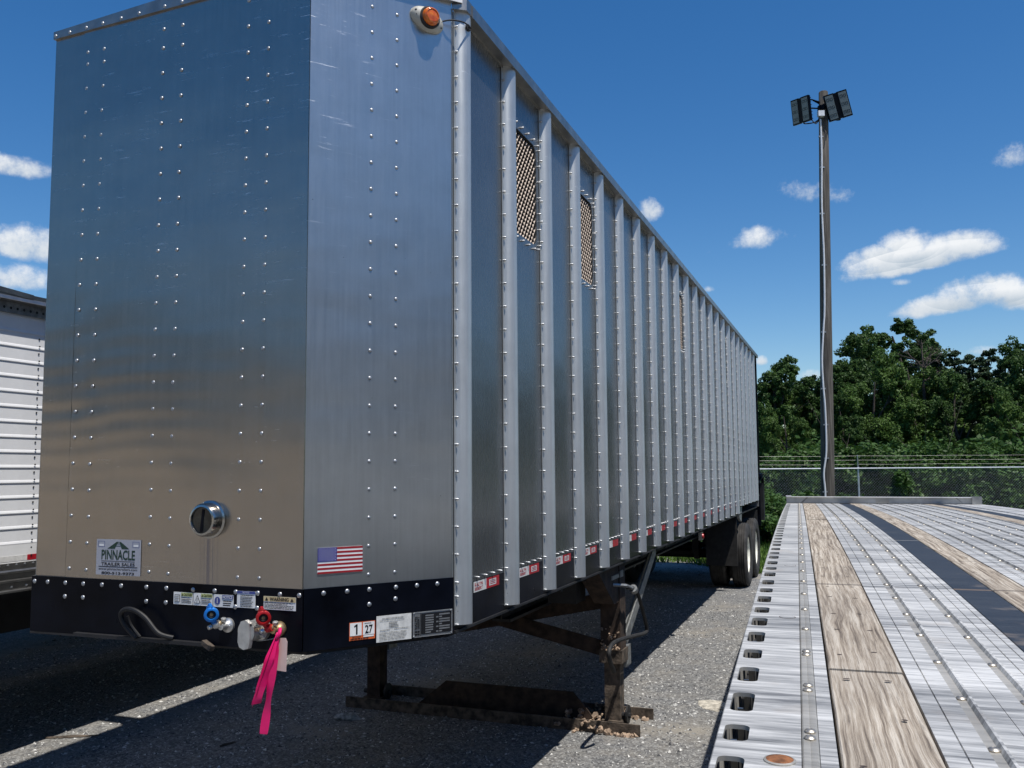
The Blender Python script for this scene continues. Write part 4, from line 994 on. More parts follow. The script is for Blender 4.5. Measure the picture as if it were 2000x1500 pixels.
# landing gear
for x0, x1 in ((-.255, -.095), (-2.385, -2.225)):
    mb = TB(); mb.box(x0, x1, 3.26, 3.44, .52, 1.288, 'rust'); mb.build('leg_housing', chip, 0)
for x, mt in ((-.175, 'muddy'), (-2.305, 'rust')):
    mb = TB(); mb.box(x-.062, x+.062, 3.285, 3.415, .03, .56, mt); mb.box(x-.092, x+.092, 3.25, 3.45, .50, .60, mt)
    mb.box(x-.085, x+.085, 3.26, 3.44, .03, .06, mt); mb.tube([(x-.12, 3.35, .09), (x+.13, 3.35, .09)], .022, 'chassis', 8); mb.lathe([(.07, 0), (.07, .014)], (x+.10, 3.35, .10), (1, 0, 0), 'chassis', 14); mb.build('leg', chip, 0)
mb = TB(); mb.box(-2.42, .10, 3.02, 3.52, .006, .022, 'muddy'); mb.box(-2.42, .10, 3.02, 3.036, .022, .115, 'muddy'); mb.box(-2.42, .10, 3.50, 3.516, .022, .115, 'muddy'); mb.build('foot_channel', chip, 0)
mb = TB(); mb.ext([(-1.9, 3.30, .02), (-.3, 3.30, .02), (-.5, 3.30, .245), (-1.62, 3.30, .245)], (0, .012, 0), 'rust'); mb.build('foot_web', chip, 0)
mb = TB(); g = np.random.default_rng(9)
for _ in range(160):
    x = g.uniform(-.55, .08); y = g.choice([3.03, 3.25, 3.48])+g.normal(0, .03); z = .02+.09*g.random()*(1 if x < -.1 else .3); r_ = .010+.02*g.random()
    if x > -.25 and y > 3.15 and y < 3.45: y = 3.08
    mb.lathe([(r_, -.2*r_), (r_*.8, r_*.5), (0, r_)], (x, y, z), Vector(g.normal(0, 1, 3)), 'dirt', 5)
for _ in range(60):
    r_ = .006+.009*g.random(); mb.lathe([(r_, 0), (r_*.7, r_*.6), (0, r_)], (g.uniform(-.25, -.1), 3.24+g.random()*.02, .60+.03*g.random()+(.16*g.random() if g.random() < .4 else 0)), Vector(g.normal(0, 1, 3)), 'dirt', 5)
tag(mb.build('mud_clods', chip, 0), kind='stuff')
mb = TB(); mb.bar((-.25, 3.33, .97), (-2.25, 3.33, .55), .012, .12, 'rust'); mb.build('cross_brace', chip, 0)
mb = TB(); mb.bar((-.25, 3.31, .60), (-2.25, 3.31, 1.02), .012, .12, 'rust'); mb.build('cross_brace', chip, 0)
for x in (-.13, -2.27):
    mb = TB(); mb.bar((x, 3.44, .56), (x, 4.80, 1.26), .10, .012, 'galv', (1, 0, 0)); mb.bar((x-.04, 3.46, .54), (x-.04, 4.80, 1.24), .012, .08, 'galv'); mb.box(x-.05, x+.04, 3.43, 3.58, .44, .60, 'galv'); mb.build('long_brace', chip, 0)
mb = TB(); mb.ext([(-.26, 3.24, 1.288), (-.26, 2.62, 1.288), (-.26, 3.10, .98), (-.26, 3.24, .98)], (.16, 0, 0), 'rust'); mb.box(-.52, -.3, 2.75, 3.0, 1.02, 1.28, 'chassis'); mb.build('gusset', chip, 0)
mb = TB(); cr_ = smoothpts([(-.02, 3.20, 1.10), (.0, 3.34, 1.075), (.005, 3.44, 1.03), (.01, 3.62, .84), (.01, 3.735, .70), (.01, 3.66, .675), (.01, 3.30, .715), (.01, 2.80, .77), (.01, 2.58, .775), (.01, 2.50, .735), (.01, 2.54, .66), (.01, 2.63, .58)], 5)
mb.tube(cr_, .016, 'rubber', 8); mb.tube([(-.15, 3.05, 1.135), (-.02, 3.16, 1.118), (.0, 3.28, 1.085)], .013, 'galv', 8); mb.lathe([(.032, -.02), (.032, .03)], (.0, 3.33, 1.07), (0, .8, -.5), 'galv', 10); mb.build('crank_handle', chip)
mb = TB(); mb.box(-.105, -.09, 3.02, 3.22, 1.17, 1.20, 'galv'); mb.box(-.105, -.088, 3.26, 3.36, 1.165, 1.215, 'galv'); mb.build('gear_plate', chip, 0)
# rear bogie
def tyre(x, y, name='tyre'):
    r_ = .515; w_ = .13
    mb = TB(); P_ = [(.29, w_*.62), (.33, w_*.95), (.42, w_*1.05), (.475, w_*.98), (.497, w_*.86), (r_, w_*.72)]
    for k in range(5):
        c_ = w_*(.54-.27*k); P_ += [(r_, c_+w_*.13), (r_-.014, c_+w_*.10), (r_-.014, c_+w_*.03), (r_, c_)] if k < 4 else []
    P_ += [(r_, -w_*.72), (.497, -w_*.86), (.475, -w_*.98), (.42, -w_*1.05), (.33, -w_*.95), (.29, -w_*.62)]
    mb.lathe(P_, (x, y, .512-TT*y), (1, 0, 0), 'tyre', 48, False); o = mb.build(name, chip, 35)
    mb = TB(); mb.lathe([(.300, .078), (.306, .095), (.298, .100), (.285, .07), (.278, -.03), (.25, -.045), (.175, -.05), (.15, -.035), (.14, .0), (.10, .01), (.095, .07), (.0, .078)] if x > -.3 or x < -2.2 else [(.29, .08), (.28, -.08), (0, -.08)], (x, y, .512-TT*y), (1 if x > -1.2 else -1, 0, 0), 'rim', 40, False)
    if x > -.3:
        for k in range(10): a = 2*math.pi*k/10; mb.lathe([(.015, 0), (.015, .03)], (x-.04, y+.165*math.cos(a)-.0, .512-TT*y+.165*math.sin(a)), (1, 0, 0), 'muddy', 6)
    mb.build('rim', o, 35)
for y in (11.50, 12.78):
    for x in (-.085, -.43, -1.97, -2.315): tyre(x, y)
    mb = TB(); mb.tube([(-2.1, y, .512-TT*y), (-.3, y, .512-TT*y)], .075, 'chassis', 12); mb.build('axle', chip)
mb = TB()
for x in (-.78, -1.62): mb.box(x-.04, x+.04, 11.2, 13.6, .55, .66, 'chassis'); mb.box(x-.06, x+.06, 12.25, 12.6, .66, .95, 'chassis'); mb.box(x-.05, x+.05, 11.1, 11.35, .66, .95, 'chassis')
mb.build('suspension', chip, 0)
mb = TB(); mb.box(-.55, -.06, 10.72, 10.735, .50, 1.30, 'rubber'); mb.ext([(-.03, 10.75, 1.42), (-.03, 11.25, 1.42), (-.03, 11.12, 1.17), (-.03, 10.9, 1.22)], (-.04, 0, 0), 'galv'); mb.build('mud_flap', chip, 0)
mb = TB(); mb.box(-.5, -.02, 13.6, 13.62, .40, 1.25, 'rubber'); mb.build('mud_flap', chip, 0)
mb = TB(); mb.lathe([(.16, 0), (.16, 1.0)], (-1.2, 8.2, .90), (0, 1, 0), 'chassis', 16); mb.build('air_tank', chip)
mb = TB(); mb.box(-.02, .02, 6.70, 6.80, 1.20, 1.29, 'trim'); mb.lathe([(.03, 0), (.026, .014), (0, .018)], (.02, 6.75, 1.245), (1, 0, 0), 'tape_red', 14, False); mb.build('marker_lamp', chip)
mb = TB(); mb.tube(smoothpts([(.02, 13.5, 1.75), (.07, 13.62, 1.86), (.08, 13.78, 1.82), (.06, 13.86, 1.5), (.05, 13.86, 1.2)], 5), .028, 'black', 8); mb.lathe([(.06, 0), (.05, .05), (0, .07)], (.05, 13.55, 1.87), (0, 0, 1), 'black', 10); mb.box(.0, .09, 13.78, 13.98, 1.05, 1.75, 'chassis'); mb.build('gate_latch', chip)
# air couplings -----------------------------------------------------
def glad(u, v, col):
    c_ = FR.p(u, v, .01)
    mb = TB(); mb.lathe([(.029, 0), (.029, .010), (.019, .016), (.014, .026), (.013, .05)], c_, FR.N, 'castal' if col == 'blue' else 'brass', 24); base = mb.build('air_fitting', chip, 40)
    mb = TB(); a = FR.p(u, v, .04); b = FR.p(u-.012, v+.010, .068); d = FR.p(u-.016, v+.034, .09)
    mb.tube([a, b], .011, 'castal' if col == 'blue' else 'rubber', 10); mb.lathe([(.015, -.012), (.017, 0), (.015, .012)], b, (1, .2, .3), 'castal' if col == 'blue' else col, 10)
    mb.lathe([(.010, 0), (.011, .012), (.0, .014)], FR.p(u+.006, v+.022, .05), (.2, -.3, 1), 'castal', 6)
    mb.tube([FR.p(u-.004, v+.008, .06), FR.p(u+.006, v+.028, .05)], .007, 'brass', 8)
    mb.lathe([(.009, 0), (.009, .014)], FR.p(u-.025, v+.004, .085), (-.4, -1, -.3), 'castal', 6)
    mb.tube(smoothpts([b, FR.p(u-.018, v+.022, .08), d], 4), .010, col, 10); mb.build('elbow', base, 40)
    mb = TB(); e = FR.p(u-.018, v+.053, .095); ax = (.62, -.76, -.05)
    mb.lathe([(.0255, -.012), (.0285, -.008), (.029, .008), (.024, .012), (.018, .012), (.017, .004)], e, ax, col, 26, False)
    mb.lathe([(.0172, .003), (.011, .005), (.007, .003)], e, ax, 'rubber', 18, False); mb.lathe([(.008, .002), (0, .003)], e, ax, 'brass', 12, False); mb.lathe([(.027, -.012), (0, -.014)], e, ax, col, 20, False)
    f = FR.p(u-.045, v+.064, .085); mb.ext([f+Vector((-.010, 0, -.026)), f+Vector((.010, 0, -.030)), f+Vector((.014, 0, .014)), f+Vector((.004, 0, .030)), f+Vector((-.006, 0, .016))], (.005, .010, 0), col)
    mb.lathe([(.021, -.02), (.024, -.014)], e, ax, col, 20, False)
    mb.bar(FR.p(u-.040, v+.080, .09), FR.p(u-.008, v+.082, .10), .010, .006, col); mb.build('gladhand', base, 40)
    return base
tag(glad(-.345, 1.392, 'blue'), 'coupling with the blue gladhand'); tag(glad(-.098, 1.392, 'red'), 'coupling with the red gladhand')
mb = TB(); c_ = FR.p(-.182, 1.388, .01); mb.lathe([(.046, 0), (.046, .02), (.040, .026), (.039, .082), (.043, .09)], c_, (-.12, -1, 0), 'castal', 28)
mb.lathe([(.012, 0), (.012, .02)], FR.p(-.148, 1.375, .06), (1, -.4, 0), 'castal', 6); sock = mb.build('electric_socket', chip, 40)
mb = TB(); q = [FR.p(-.212+dx*1.0, 1.350+dz*1.1, .098) for dx, dz in [(-.006, .0), (.002, -.018), (.022, -.026), (.044, -.02), (.05, .0), (.05, .04), (.046, .066), (.03, .078), (.008, .072), (-.004, .05)]]
mb.ext(q, (-.004, -.014, 0), 'castal'); mb.tube([FR.p(-.212, 1.418, .104), FR.p(-.165, 1.416, .104)], .005, 'rubber', 6); mb.build('socket_lid', sock, 30)
mb = TB(); mb.tube(smoothpts([FR.p(-.2, 1.345, .03), FR.p(-.16, 1.35, .06), FR.p(-.12, 1.355, .05), FR.p(-.1, 1.36, .04)], 4), .0022, 'galv', 5); mb.build('wire_hook', sock)

# ribbon and tag (hang from the red coupling) --------------------------
def strip(mb, pts, wds, mat, th=.0006):
    vs = []; fs = []
    for (u, v, n_), (w_, tw) in zip(pts, wds):
        c_ = FR.p(u, v, n_); a = Vector((math.cos(tw), -math.sin(tw), .05))*w_/2; vs += [c_-a, c_+a, c_+a+Vector((0, th, 0)), c_-a+Vector((0, th, 0))]
    for j in range(len(pts)-1):
        for k in range(4): fs.append((4*j+k, 4*j+(k+1) % 4, 4*j+4+(k+1) % 4, 4*j+4+k))
    mb.add(vs, fs, mat)
rib = thing('pink_ribbon', 'hot pink flagging ribbon with two long tails knotted to the red air coupling', 'ribbon', (-.2303, 4.012, 0), -YAW)
def path(a, ctrl, n=16):
    P_ = [Vector(q) for q in ctrl]; return smoothpts(P_, n)
mb = TB(); c1 = path(0, [(-.045, 1.388, .095), (-.052, 1.33, .105), (-.066, 1.20, .112), (-.082, 1.10, .11), (-.094, 1.015, .112)], 9)
strip(mb, c1, [(.012+.022*min(1, i/9), .35*math.sin(i*.35)) for i in range(len(c1))], 'ribbon'); mb.build('ribbon_tail', rib, 60)
mb = TB(); c2 = path(0, [(-.048, 1.385, .098), (-.062, 1.31, .12), (-.088, 1.22, .128), (-.107, 1.16, .13), (-.118, 1.128, .128)], 9)
strip(mb, c2, [(.010+.026*min(1, i/9), -.5+.4*math.sin(i*.3)) for i in range(len(c2))], 'ribbon')
c3 = path(0, [(-.05, 1.385, .10), (-.07, 1.30, .125), (-.105, 1.20, .13), (-.142, 1.112, .12)], 9)
strip(mb, c3, [(.008+.012*min(1, i/9), .9) for i in range(len(c3))], 'ribbon'); mb.build('ribbon_tail', rib, 60)
mb = TB(); mb.tube(smoothpts([FR.p(-.06, 1.395, .07), FR.p(-.045, 1.405, .085), FR.p(-.038, 1.39, .10), FR.p(-.05, 1.372, .10), FR.p(-.055, 1.39, .085)], 4), .007, 'ribbon', 8); mb.build('knot', rib)
mb = TB(); q = [FR.p(u, v, .09) for u, v in [(-.062, 1.350), (-.05, 1.372), (-.016, 1.374), (-.008, 1.36), (-.012, 1.248), (-.055, 1.250), (-.064, 1.30)]]
mb.ext(q, (0, .001, 0), 'tag'); tg = mb.build('paper_tag', None, 0); tg.location = (-.2303, 4.012, 0); tg.rotation_euler = (0, 0, -YAW)
tag(tg, 'blank pale pink card tag hanging behind the pink ribbon', 'tag')

# ================================================================== FLATBED
FBX, FBY = -.1767, .3093
fb = thing('flatbed_trailer', 'weathered flatbed trailer deck of worn aluminium, wood boards and black strips in the foreground', 'trailer', (FBX, 0, 0), -FBY)
def Zd(s): return 1.46392+.0335577*s-.00370344*s*s+7.4994e-5*s**3
def fxf(x, y, z): return (x, y, z+Zd(y))
def FB(): return MB(fxf)
S0, S1 = -1.2, 13.80; NS = 60
DW = 2.59
def flip(a): return DW-a
# slots
slots = [(1.625, 1.756), (1.844, 1.944), (2.039, 2.183), (2.286, 2.426), (2.524, 2.631), (2.733, 2.875), (2.973, 3.105), (3.2, 3.312)]
s = 3.42; k = 0
while s < S1-.3:
    L_ = .105 if k % 3 == 1 else .135; slots.append((s, s+L_)); s += L_+.095+.012*((k*7) % 3); k += 1
pre = []; s = 1.53; k = 0
while s > S0+.3: L_ = .13 if k % 2 else .10; pre.append((s-L_, s)); s -= L_+.10; k += 1
slots = sorted(pre+slots)
for side in (0, 1):
    fa = (lambda a: a) if side == 0 else flip
    mb = FB()
    edges = [S0]+[(slots[i][1]+slots[i+1][0])/2 for i in range(len(slots)-1)]+[S1]
    if side == 0:
        for i, (a, b) in enumerate(slots):
            holed(mb, lambda u, v, n_: (u, v, n_), (.006, .075, edges[i], edges[i+1]), (.013, .061, a, b), .016, .009, 'deck', 'deckrail')
        mb.prof([(.075, -.03), (.158, -.03), (.158, 0), (.075, 0)], S0, S1, 'deck', NS)
        mb.prof([(0, -.115), (.006, -.115), (.006, 0), (.0035, 0), (.001, -.0025), (0, -.006)], S0, S1, 'deck', NS)
        mb.prof([(.063, -.105), (.069, -.105), (.069, -.03), (.063, -.03)], S0, S1, 'chassis', NS)
    else:
        mb.prof([(flip(.158), -.03), (DW, -.115), (DW, 0), (flip(.158), 0)], S0, S1, 'deck', NS)
    x0, x1 = sorted((fa(.1905), fa(.2205)))
    mb.prof([(x0, -.03), (x1, -.03), (x1, 0), (x0, 0)], S0, S1, 'deck', NS)
    mb.build('edge_plank', fb, 30)
    mb = FB(); x0, x1 = sorted((fa(.1595), fa(.1895)))
    mb.prof([(x0, -.03), (x1, -.03), (x1, -.0005), (x1-.003, .002), (x1-.013, .002), (x1-.015, .001), (x1-.017, .002), (x0+.003, .002), (x0, -.0005)], S0, S1, 'deckrail', NS); mb.build('bolt_strip', fb, 30)
mb = FB()
for a, b in slots:
    c_ = (a+b)/2
    mb.box(.026, .038, c_-.012, c_-.004, -.105, -.012, 'trim')
    mb.tube([(.044, c_+.02, -.105), (.044, c_+.02, -.028)], .005, 'galv', 6)
mb.prof([(.0, -.12), (.069, -.12), (.069, -.112), (.0, -.112)], S0, S1, 'chassis', NS)
tag(mb.build('rail_spools', fb, 0), kind='stuff')
# aluminium planks with grooves, rails
def groove_profile(a0, a1, grooves, chans):
    ev = [(g_, 'g') for g_ in grooves]+[(c_, 'c') for c_ in chans]; ev.sort()
    top = [(a0, 0)]
    for x, ty in ev:
        if ty == 'g': top += [(x-.0016, 0), (x-.001, -.004), (x+.001, -.004), (x+.0016, 0)]
        else: top += [(x-.014, 0), (x-.012, -.006), (x+.007, -.006), (x+.0125, .0045), (x+.018, .0045), (x+.021, 0)]
    top.append((a1, 0)); return [(a0, -.03)]+top+[(a1, -.03)]
def plank(a0, a1, gr, ch):
    pr = groove_profile(a0, a1, gr, ch)[::-1]
    mb = FB(); mb.prof(pr, S0, S1, 'deck', NS); mb.build('deck_plank', fb, 30)
    for c_ in ch:
        mb = FB(); mb.prof([(c_-.0115, -.0058), (c_+.0068, -.0058), (c_+.0068, -.0045), (c_-.0115, -.0045)][::1], S0, S1, 'deckrail', NS); mb.build('bolt_channel', fb, 0)
plank(.402, .563, [.441], [.497]); plank(.5645, .727, [.672, .706], [.623])
pw = .1365; a = 1.003
while a < 1.82: plank(a, min(a+pw-.0015, 1.826), [a+.045, a+.055], [a+.10] if a+.12 < 1.82 else []); a += pw
plank(2.094, 2.24, [2.14], [2.19]); plank(2.2415, 2.368, [2.29], [])
# black strips and boards
def seg(name, a0, a1, cuts, mat, z1, jit=0., gap=.004):
    cs = [S0]+cuts+[S1]
    for i in range(len(cs)-1):
        mb = FB(); j = random.uniform(-jit, jit); q = random.uniform(-jit, jit)*.6; n = max(4, int((cs[i+1]-cs[i])*5))
        pr = [(a0+q, -.035), (a1+q, -.035), (a1+q, z1+j-.003), (a1+q-.003, z1+j), (a0+q+.003, z1+j), (a0+q, z1+j-.003)]
        mb.prof(pr, cs[i]+gap/2, cs[i+1]-gap/2, mat, n); mb.build(name, fb, 0)
seg('wood_board', .2255, .3965, [.55, 2.45, 4.99, 6.045, 8.3, 10.6, 12.5], 'wood', .001, .002, .006)
seg('wood_board', .869, .9985, [1.4, 3.2, 4.9, 6.09, 8.6, 11.1], 'wood', .001, .002, .006)
seg('wood_board', 1.83, 1.958, [2.2, 5.2, 8.0, 10.9], 'wood', .001, .002, .006)
seg('black_strip', .7305, .8655, [2.1, 6.075], 'deckblack', -.001, 0, .02)
seg('black_strip', 1.961, 2.09, [6.5], 'deckblack', -.001, 0, .02)
mb = FB(); mb.prof([(.222, -.09), (2.368, -.09), (2.368, -.075), (.222, -.075)], S0, S1, 'chassis', NS); mb.build('under_deck', fb, 0)
mb = FB(); mb.box(.7305, .8655, 6.066, 6.084, -.004, -.0008, 'deckrail', 1); mb.build('joint_bar', fb, 0)
# bolts
mb = MB(); mb.lathe([(.0105, 0), (.0115, .0025), (.009, .0052), (.0055, .0066), (.004, .0056), (0, .0056)], (0, 0, 0), (0, 0, 1), 'boltm', 12, False)
b0 = mb.build('bolt', fb, 50); bm = b0.data; used = [False]
def bolt(a, s, dz):
    if not used[0]: used[0] = True; b0.location = (a, s, Zd(s)+dz); return
    link('bolt', bm, fb, (a, s, Zd(s)+dz))
for s in (.15, .5, .85, 1.2, 1.53, 1.884, 2.229, 2.587): bolt(.174, s, .002); bolt(.175, s+.041, .002)
s = 2.937
while s < 13.7: bolt(.1755, s, .002); s += .3445
far = []
for c_ in (.497, .623, 1.103, 1.2395, 1.376, 1.5125, 1.649, 2.19):
    s = -.15 if c_ < 1 else .1+c_
    while s < 13.7:
        if s > .6 and (s < 9.5) and (c_ < .7 or random.random() < .75): bolt(c_-.002, s, -.0045)
        elif s >= 9.5: far.append((c_-.002, s))
        s += .3455
mb = FB()
for a, s in far: mb.lathe([(.0105, -.0035), (.009, .0015), (0, .003)], (a, s, 0), (0, 0, 1), 'boltm', 6, False)
tag(mb.build('far_bolts', fb), kind='stuff')
# nails in the boards
mb = FB()
for a0, a1 in ((.2255, .3965), (.869, .9985), (1.83, 1.958)):
    s = .2
    while s < 13.5:
        for k in (.22, .75):
            if random.random() < .85:
                a = a0+(a1-a0)*(k+random.uniform(-.05, .05)); ss = s+random.uniform(-.03, .03); w_ = random.uniform(.006, .011)
                mb.add([(a-w_, ss, .0036), (a-w_*.4, ss-.006, .0036), (a+w_*.6, ss-.005, .0036), (a+w_, ss+.001, .0036), (a+w_*.3, ss+.005, .0036), (a-w_*.6, ss+.004, .0036)], [(0, 1, 2, 3, 4, 5)], 'nail')
        s += .305
tag(mb.build('nails', fb, 0), kind='stuff')
# lift plugs
mb = FB(); mb.lathe([(.028, .0), (.028, .0022), (.024, .0035)], (.121, 1.754, 0), (0, 0, 1), 'deckrail', 28, False); mb.lathe([(.0245, .0030), (0, .0034)], (.121, 1.754, 0), (0, 0, 1), 'rustdisc', 24, False); mb.build('rusty_plug', fb, 0)
for s in (3.14, 4.525, 6.2):
    mb = FB(); mb.lathe([(.026, .0006), (.0235, .0006)], (.121, s, 0), (0, 0, 1), 'nail', 28, False); mb.lathe([(.0235, .0008), (0, .0008)], (.121, s, 0), (0, 0, 1), 'deck', 28, False); mb.build('flush_plug', fb, 0)
# headboard
mb = FB(); y = 13.82
mb.prof([(0, 0), (0, 0)], 0, 0, 'deck') if 0 else None
mb.box(.0, 2.52, y, y+.012, .006, .090, 'concrete'); mb.box(.0, 2.46, y-.018, y+.06, .090, .100, 'white'); mb.box(.0, 2.52, y+.05, y+.06, .0, .09, 'deckrail')
hb = mb.build('headboard', fb, 0)
mb = FB(); mb.box(-.006, .07, y-.02, y+.06, .1005, .112, 'white'); mb.box(2.46, 2.585, y-.03, y+.06, .004, .108, 'trim_dark'); mb.build('end_cap', hb, 0)
mb = FB()
for a, d_ in ((.24, -1), (2.30, 1)): mb.add([(a-.045*d_*-1, y-.002, .010), (a-.03*d_*-1+.02, y-.002, .010), (a+.045*d_*-1+.02, y-.002, .088), (a+.045*d_*-1, y-.002, .088)], [(0, 1, 2, 3)], 'ink_grey')
mb.box(1.22, 1.40, y-.004, y, .018, .078, 'deckrail'); mb.build('gusset', hb, 0)
mb = FB(); mb.prof([(-.0, -.12), (DW, -.12), (DW, .0), (0, 0)], S1, S1+.07, 'chassis'); mb.build('front_bolster', fb, 0)
# chassis, gear and wheels
mb = FB()
for x in (.78, 1.76):
    for z0, z1, hw in ((-.55, -.53, .07), (-.14, -.12, .07), (-.53, -.14, .008)): mb.prof([(x-hw, z0), (x+hw, z0), (x+hw, z1), (x-hw, z1)], S0, 9.5, 'chassis', 20)
    mb.prof([(x-.07, -.3), (x+.07, -.3), (x+.07, -.12), (x-.07, -.12)], 9.5, 13.7, 'chassis', 8)
for k in range(48): mb.prof([(.08, -.16), (2.5, -.16), (2.5, -.09), (.08, -.09)], S0+.1+k*.31, S0+.13+k*.31, 'chassis', 1)
mb.build('chassis', fb, 0)
for x in (.62, 1.97): mb = MB(); mb.box(x-.07, x+.07, 9.9, 10.04, .02, 1.3, 'chassis'); mb.box(x-.15, x+.15, 9.82, 10.12, .0, .03, 'chassis'); mb.build('landing_leg', fb, 0)
for y in (-.35, .95):
    for x in (.22, .56, 2.03, 2.37):
        mb = MB(); mb.lathe([(.29, -.11), (.42, -.135), (.49, -.12), (.51, -.09), (.51, .09), (.49, .12), (.42, .135), (.29, .11)], (x, y, .51), (1, 0, 0), 'tyre', 32, False); o = mb.build('tyre', fb, 35)
        mb = MB(); mb.lathe([(.29, .09), (.27, -.03), (.15, -.04), (.10, .05), (0, .06)], (x, y, .51), (-1 if x < 1.2 else 1, 0, 0), 'rim', 28, False); mb.build('rim', o, 35)

# ================================================================== WHITE TRAILER
wt = thing('white_trailer', 'white trailer with horizontally ribbed side and rolled tarp rail, left of the silver trailer', 'trailer', (-.2303, 4.012, 0), -YAW)
WX, WY0, WY1 = -3.70, -1.9, 11.
def WB(): return MB(txf)
mb = WB(); pr = [(0, 0), (.0045, .001), (.005, .006), (.002, .018), (0, .022), (0, .1035), (-.01, .1035), (-.01, 0)]
pr = [(WX+x, z) for x, z in pr]; mb.prof(pr, WY0, WY1, 'corr', 1); o0 = mb.build('side_plank', wt, 0); zz = 1.52
o0.location = (0, 0, zz)
for k in range(1, 16): link('side_plank', o0.data, wt, (0, 0, zz+.1037*k))
mb = WB(); mb.prof([(WX-.01, 1.395), (WX+.004, 1.395), (WX+.004, 1.52), (WX-.01, 1.52)], WY0, WY1, 'white'); mb.build('lower_panel', wt, 0)
mb = WB(); mb.prof([(WX-.03, 1.20), (WX+.018, 1.20), (WX+.018, 1.212), (WX+.006, 1.22), (WX+.006, 1.262), (WX+.020, 1.268), (WX+.020, 1.282), (WX+.006, 1.29), (WX+.006, 1.322), (WX+.022, 1.328), (WX+.022, 1.342), (WX+.010, 1.352), (WX+.010, 1.398), (WX-.03, 1.398)], WY0, WY1, 'trim'); mb.build('bottom_rail', wt, 0)
mb = WB(); mb.prof([(WX-.02, 3.095), (WX+.02, 3.095), (WX+.02, 3.165), (WX-.02, 3.165)], WY0, WY1, 'galv'); mb.build('perforated_rail', wt, 0)
mb = WB(); y = -1.
while y < 2.5: mb.lathe([(.010, 0), (.0, .001)], (WX+.0205, y, 3.128), (1, 0, 0), 'ink', 8, False); y += .052
tag(mb.build('rail_holes', wt, 0), kind='stuff')
mb = WB(); mb.prof([(WX-.03, 3.165), (WX+.075, 3.165), (WX+.080, 3.173), (WX+.070, 3.178), (WX+.06, 3.20), (WX+.055, 3.205), (WX+.055, 3.235), (WX-.03, 3.235)], WY0, WY1, 'trim'); mb.build('top_rail', wt, 0)
mb = WB(); mb.prof([(WX-.02, 3.232), (WX+.03, 3.236), (WX-.3, 3.30), (WX-1.2, 3.40), (WX-2.2, 3.30), (WX-2.45, 3.232)], WY0, WY1, 'tarp', 1); mb.build('tarp', wt, 30)
mb = WB(); mb.ext([(WX+.06, -.9, 3.34), (WX+.06, .86, 3.238), (WX+.06, .86, 3.205), (WX+.06, -.9, 3.30)], (-.03, 0, 0), 'trim'); mb.build('rail_flap', wt, 0)
mb = WB()
z = 1.44
while z < 2.98: mb.lathe([(.0065, 0), (.006, .003), (0, .004)], (WX+(.002 if (z-1.52) % .1037 > .03 else .008), .968, z), (1, 0, 0), 'ink', 6, False); z += .0519
tag(mb.build('seam_rivets', wt, 0), kind='stuff')
mb = WB(); y = -.6
while y < 2.: mb.lathe([(.008, 0), (.007, .004), (0, .006)], (WX+.010, y, 1.385), (1, 0, 0), 'rivet', 6, False); mb.lathe([(.011, 0), (.009, .005), (0, .007)], (WX+.006, y*1.8, 1.238), (1, 0, 0), 'rivet', 6, False); y += .066
tag(mb.build('rail_rivets', wt), kind='stuff')
mb = WB(); mb.box(WX+.004, WX+.006, .937, 1.24, 1.408, 1.445, 'tape_red'); mb.box(WX+.004, WX+.0055, .70, .937, 1.408, 1.445, 'tape_white'); mb.build('reflective_tape', wt, 0)
mb = WB(); mb.box(WX-2.45, WX-.012, WY0, WY1, 1.21, 3.16, 'white'); mb.build('body', wt, 0)
mb = WB(); mb.box(WX-2.4, WX-.03, WY0+.05, WY1-.05, 1.16, 1.209, 'chassis')
for x in (WX-.75, WX-1.7): mb.box(x-.06, x+.06, WY0+.2, WY1-.2, .80, 1.16, 'chassis')
mb.build('chassis', wt, 0)
for y in (8.6, 9.85):
    for x in (WX-.18, WX-.52, WX-1.93, WX-2.27):
        mb = MB(); mb.lathe([(.29, -.11), (.42, -.135), (.49, -.12), (.51, -.09), (.51, .09), (.49, .12), (.42, .135), (.29, .11)], (x, y, .51), (1, 0, 0), 'tyre', 32, False); o = mb.build('tyre', wt, 35)
        mb = MB(); mb.lathe([(.29, .09), (.27, -.03), (.15, -.04), (.10, .05), (0, .06)], (x, y, .51), (-1 if x < WX-1.2 else 1, 0, 0), 'rim', 28, False); mb.build('rim', o, 35)
for x in (WX-.3, WX-2.3): mb = WB(); mb.box(x, x+.16, -1.5, -1.36, .03, 1.16, 'chassis'); mb.build('landing_leg', wt, 0)

mb = TB(); mb.box(-2.78, -2.40, 1.22, 1.36, 3.95, 4.12, 'chassis'); mb.tube([(-2.6, 1.29, 4.1), (-2.6, 1.29, 3.2)], .02, 'chassis', 8); mb.build('added_shadow_arm', chip, 0)  # unseen arm added so its shadow breaks the sunlit ground strip
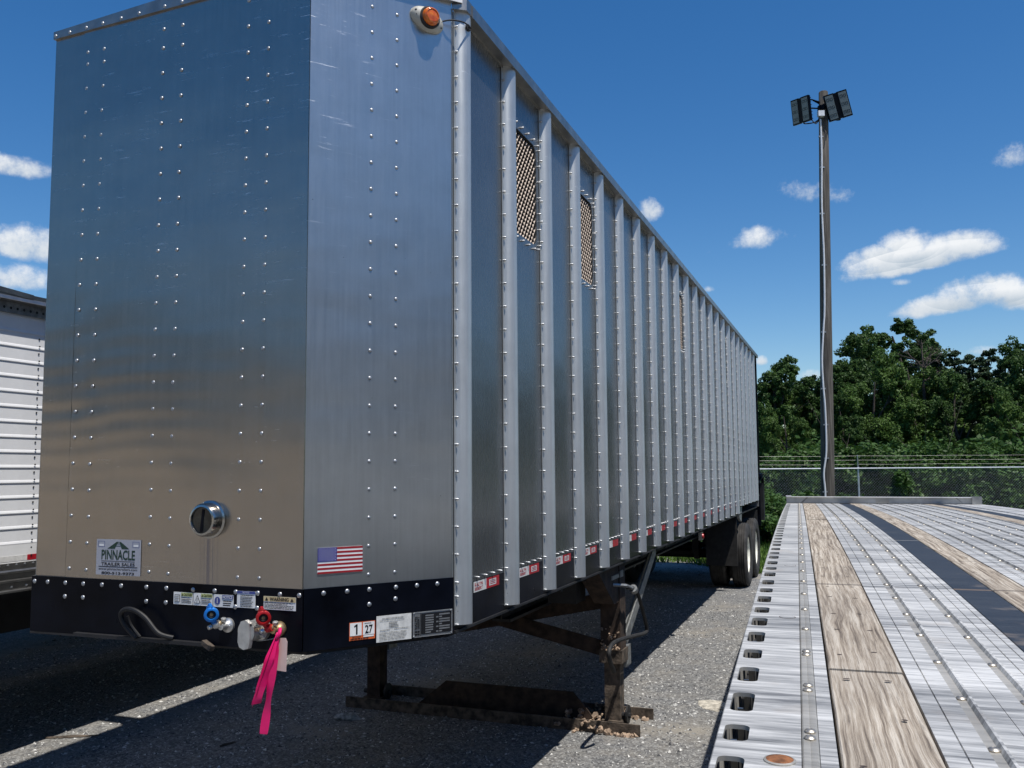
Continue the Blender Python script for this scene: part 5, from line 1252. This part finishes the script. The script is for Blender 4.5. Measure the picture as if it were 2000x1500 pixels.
# earth bank added unseen behind the camera, for its tan reflection in the front sheet
vs = []; fs = []; na, nr = 60, 10; g = np.random.default_rng(12)
for i in range(na+1):
    az = R(188+115*i/na); en = math.sin(math.pi*i/na)**.4
    for j in range(nr+1):
        d_ = 17+9*j/nr; h_ = 2.9*en*math.sin(math.pi*min(1, j/nr))**.8*(1+.12*math.sin(i*.7)+.08*math.sin(i*1.9+j))
        vs.append((math.sin(az)*d_, math.cos(az)*d_, h_-.02))
for i in range(na):
    for j in range(nr): a = i*(nr+1)+j; fs.append((a, a+1, a+nr+2, a+nr+1))
me = bpy.data.meshes.new('added_bank'); me.from_pydata(vs, [], fs); me.materials.append(MAT['reflection_bank']); me.polygons.foreach_set('use_smooth', [True]*len(fs)); tag(link('added_bank', me), kind='structure')

# copy of the trailer added beyond, to shade the sunlit ground seen underneath
def copy_tree(o, parent=None):
    c = o.copy(); COL.objects.link(c); c.parent = parent
    for ch in list(o.children): copy_tree(ch, c)
    return c
wt['group'] = 'white trailers parked side by side'
w2 = copy_tree(wt); d_ = Vector((math.cos(YAW), -math.sin(YAW), 0))*-2.85; w2.location = wt.location+d_+Vector((math.sin(YAW), math.cos(YAW), 0))*.6
w2['label'] = 'added copy of the white trailer, hidden behind the ribbed one to darken the ground under it'

# ------------------------------------------------------------------ things on the ground
def rock(name, x, y, sx, sy, sz, label, cat, mat='stone', rz=0., seed=1):
    g = np.random.default_rng(seed); me = bpy.data.meshes.new(name); vs = []; fs = []; n = 10; lay = [(1., 0), (1.08, .35), (.85, .8), (.4, 1.)]
    for k, h in lay:
        for i in range(n): a = 2*math.pi*i/n; r_ = k*(1+.16*g.standard_normal()); vs.append((math.cos(a)*r_*sx, math.sin(a)*r_*sy, h*sz*(1+.1*g.standard_normal()) if h else 0))
    for j in range(3):
        for i in range(n): fs.append((j*n+i, j*n+(i+1) % n, (j+1)*n+(i+1) % n, (j+1)*n+i))
    fs.append(tuple(3*n+i for i in range(n))); me.from_pydata(vs, [], fs); me.materials.append(MAT[mat]); o = link(name, me, None, (x, y, 0)); o.rotation_euler = (0, 0, rz)
    return tag(o, label, cat)
rock('wood_scrap', -1.347, 7.327, .09, .035, .05, 'small pale wood scrap lying in the shade left of the landing gear channel', 'scrap', 'stone', .1, 3)
rock('stick', -3.35, 6.9, .19, .012, .016, 'thin stick on the ground at the lower left in the shade', 'stick', 'muddy', .15, 4)
rock('stick', -2.1, 6.7, .07, .01, .015, 'short twig on the dark ground left of the pink ribbon', 'stick', 'muddy', .9, 5)
rock('hardened_mud', 1.70, 7.62, .12, .17, .018, 'pale lump of dried mud on the gravel beside the flatbed edge', 'mud', 'pale', .4, 6)
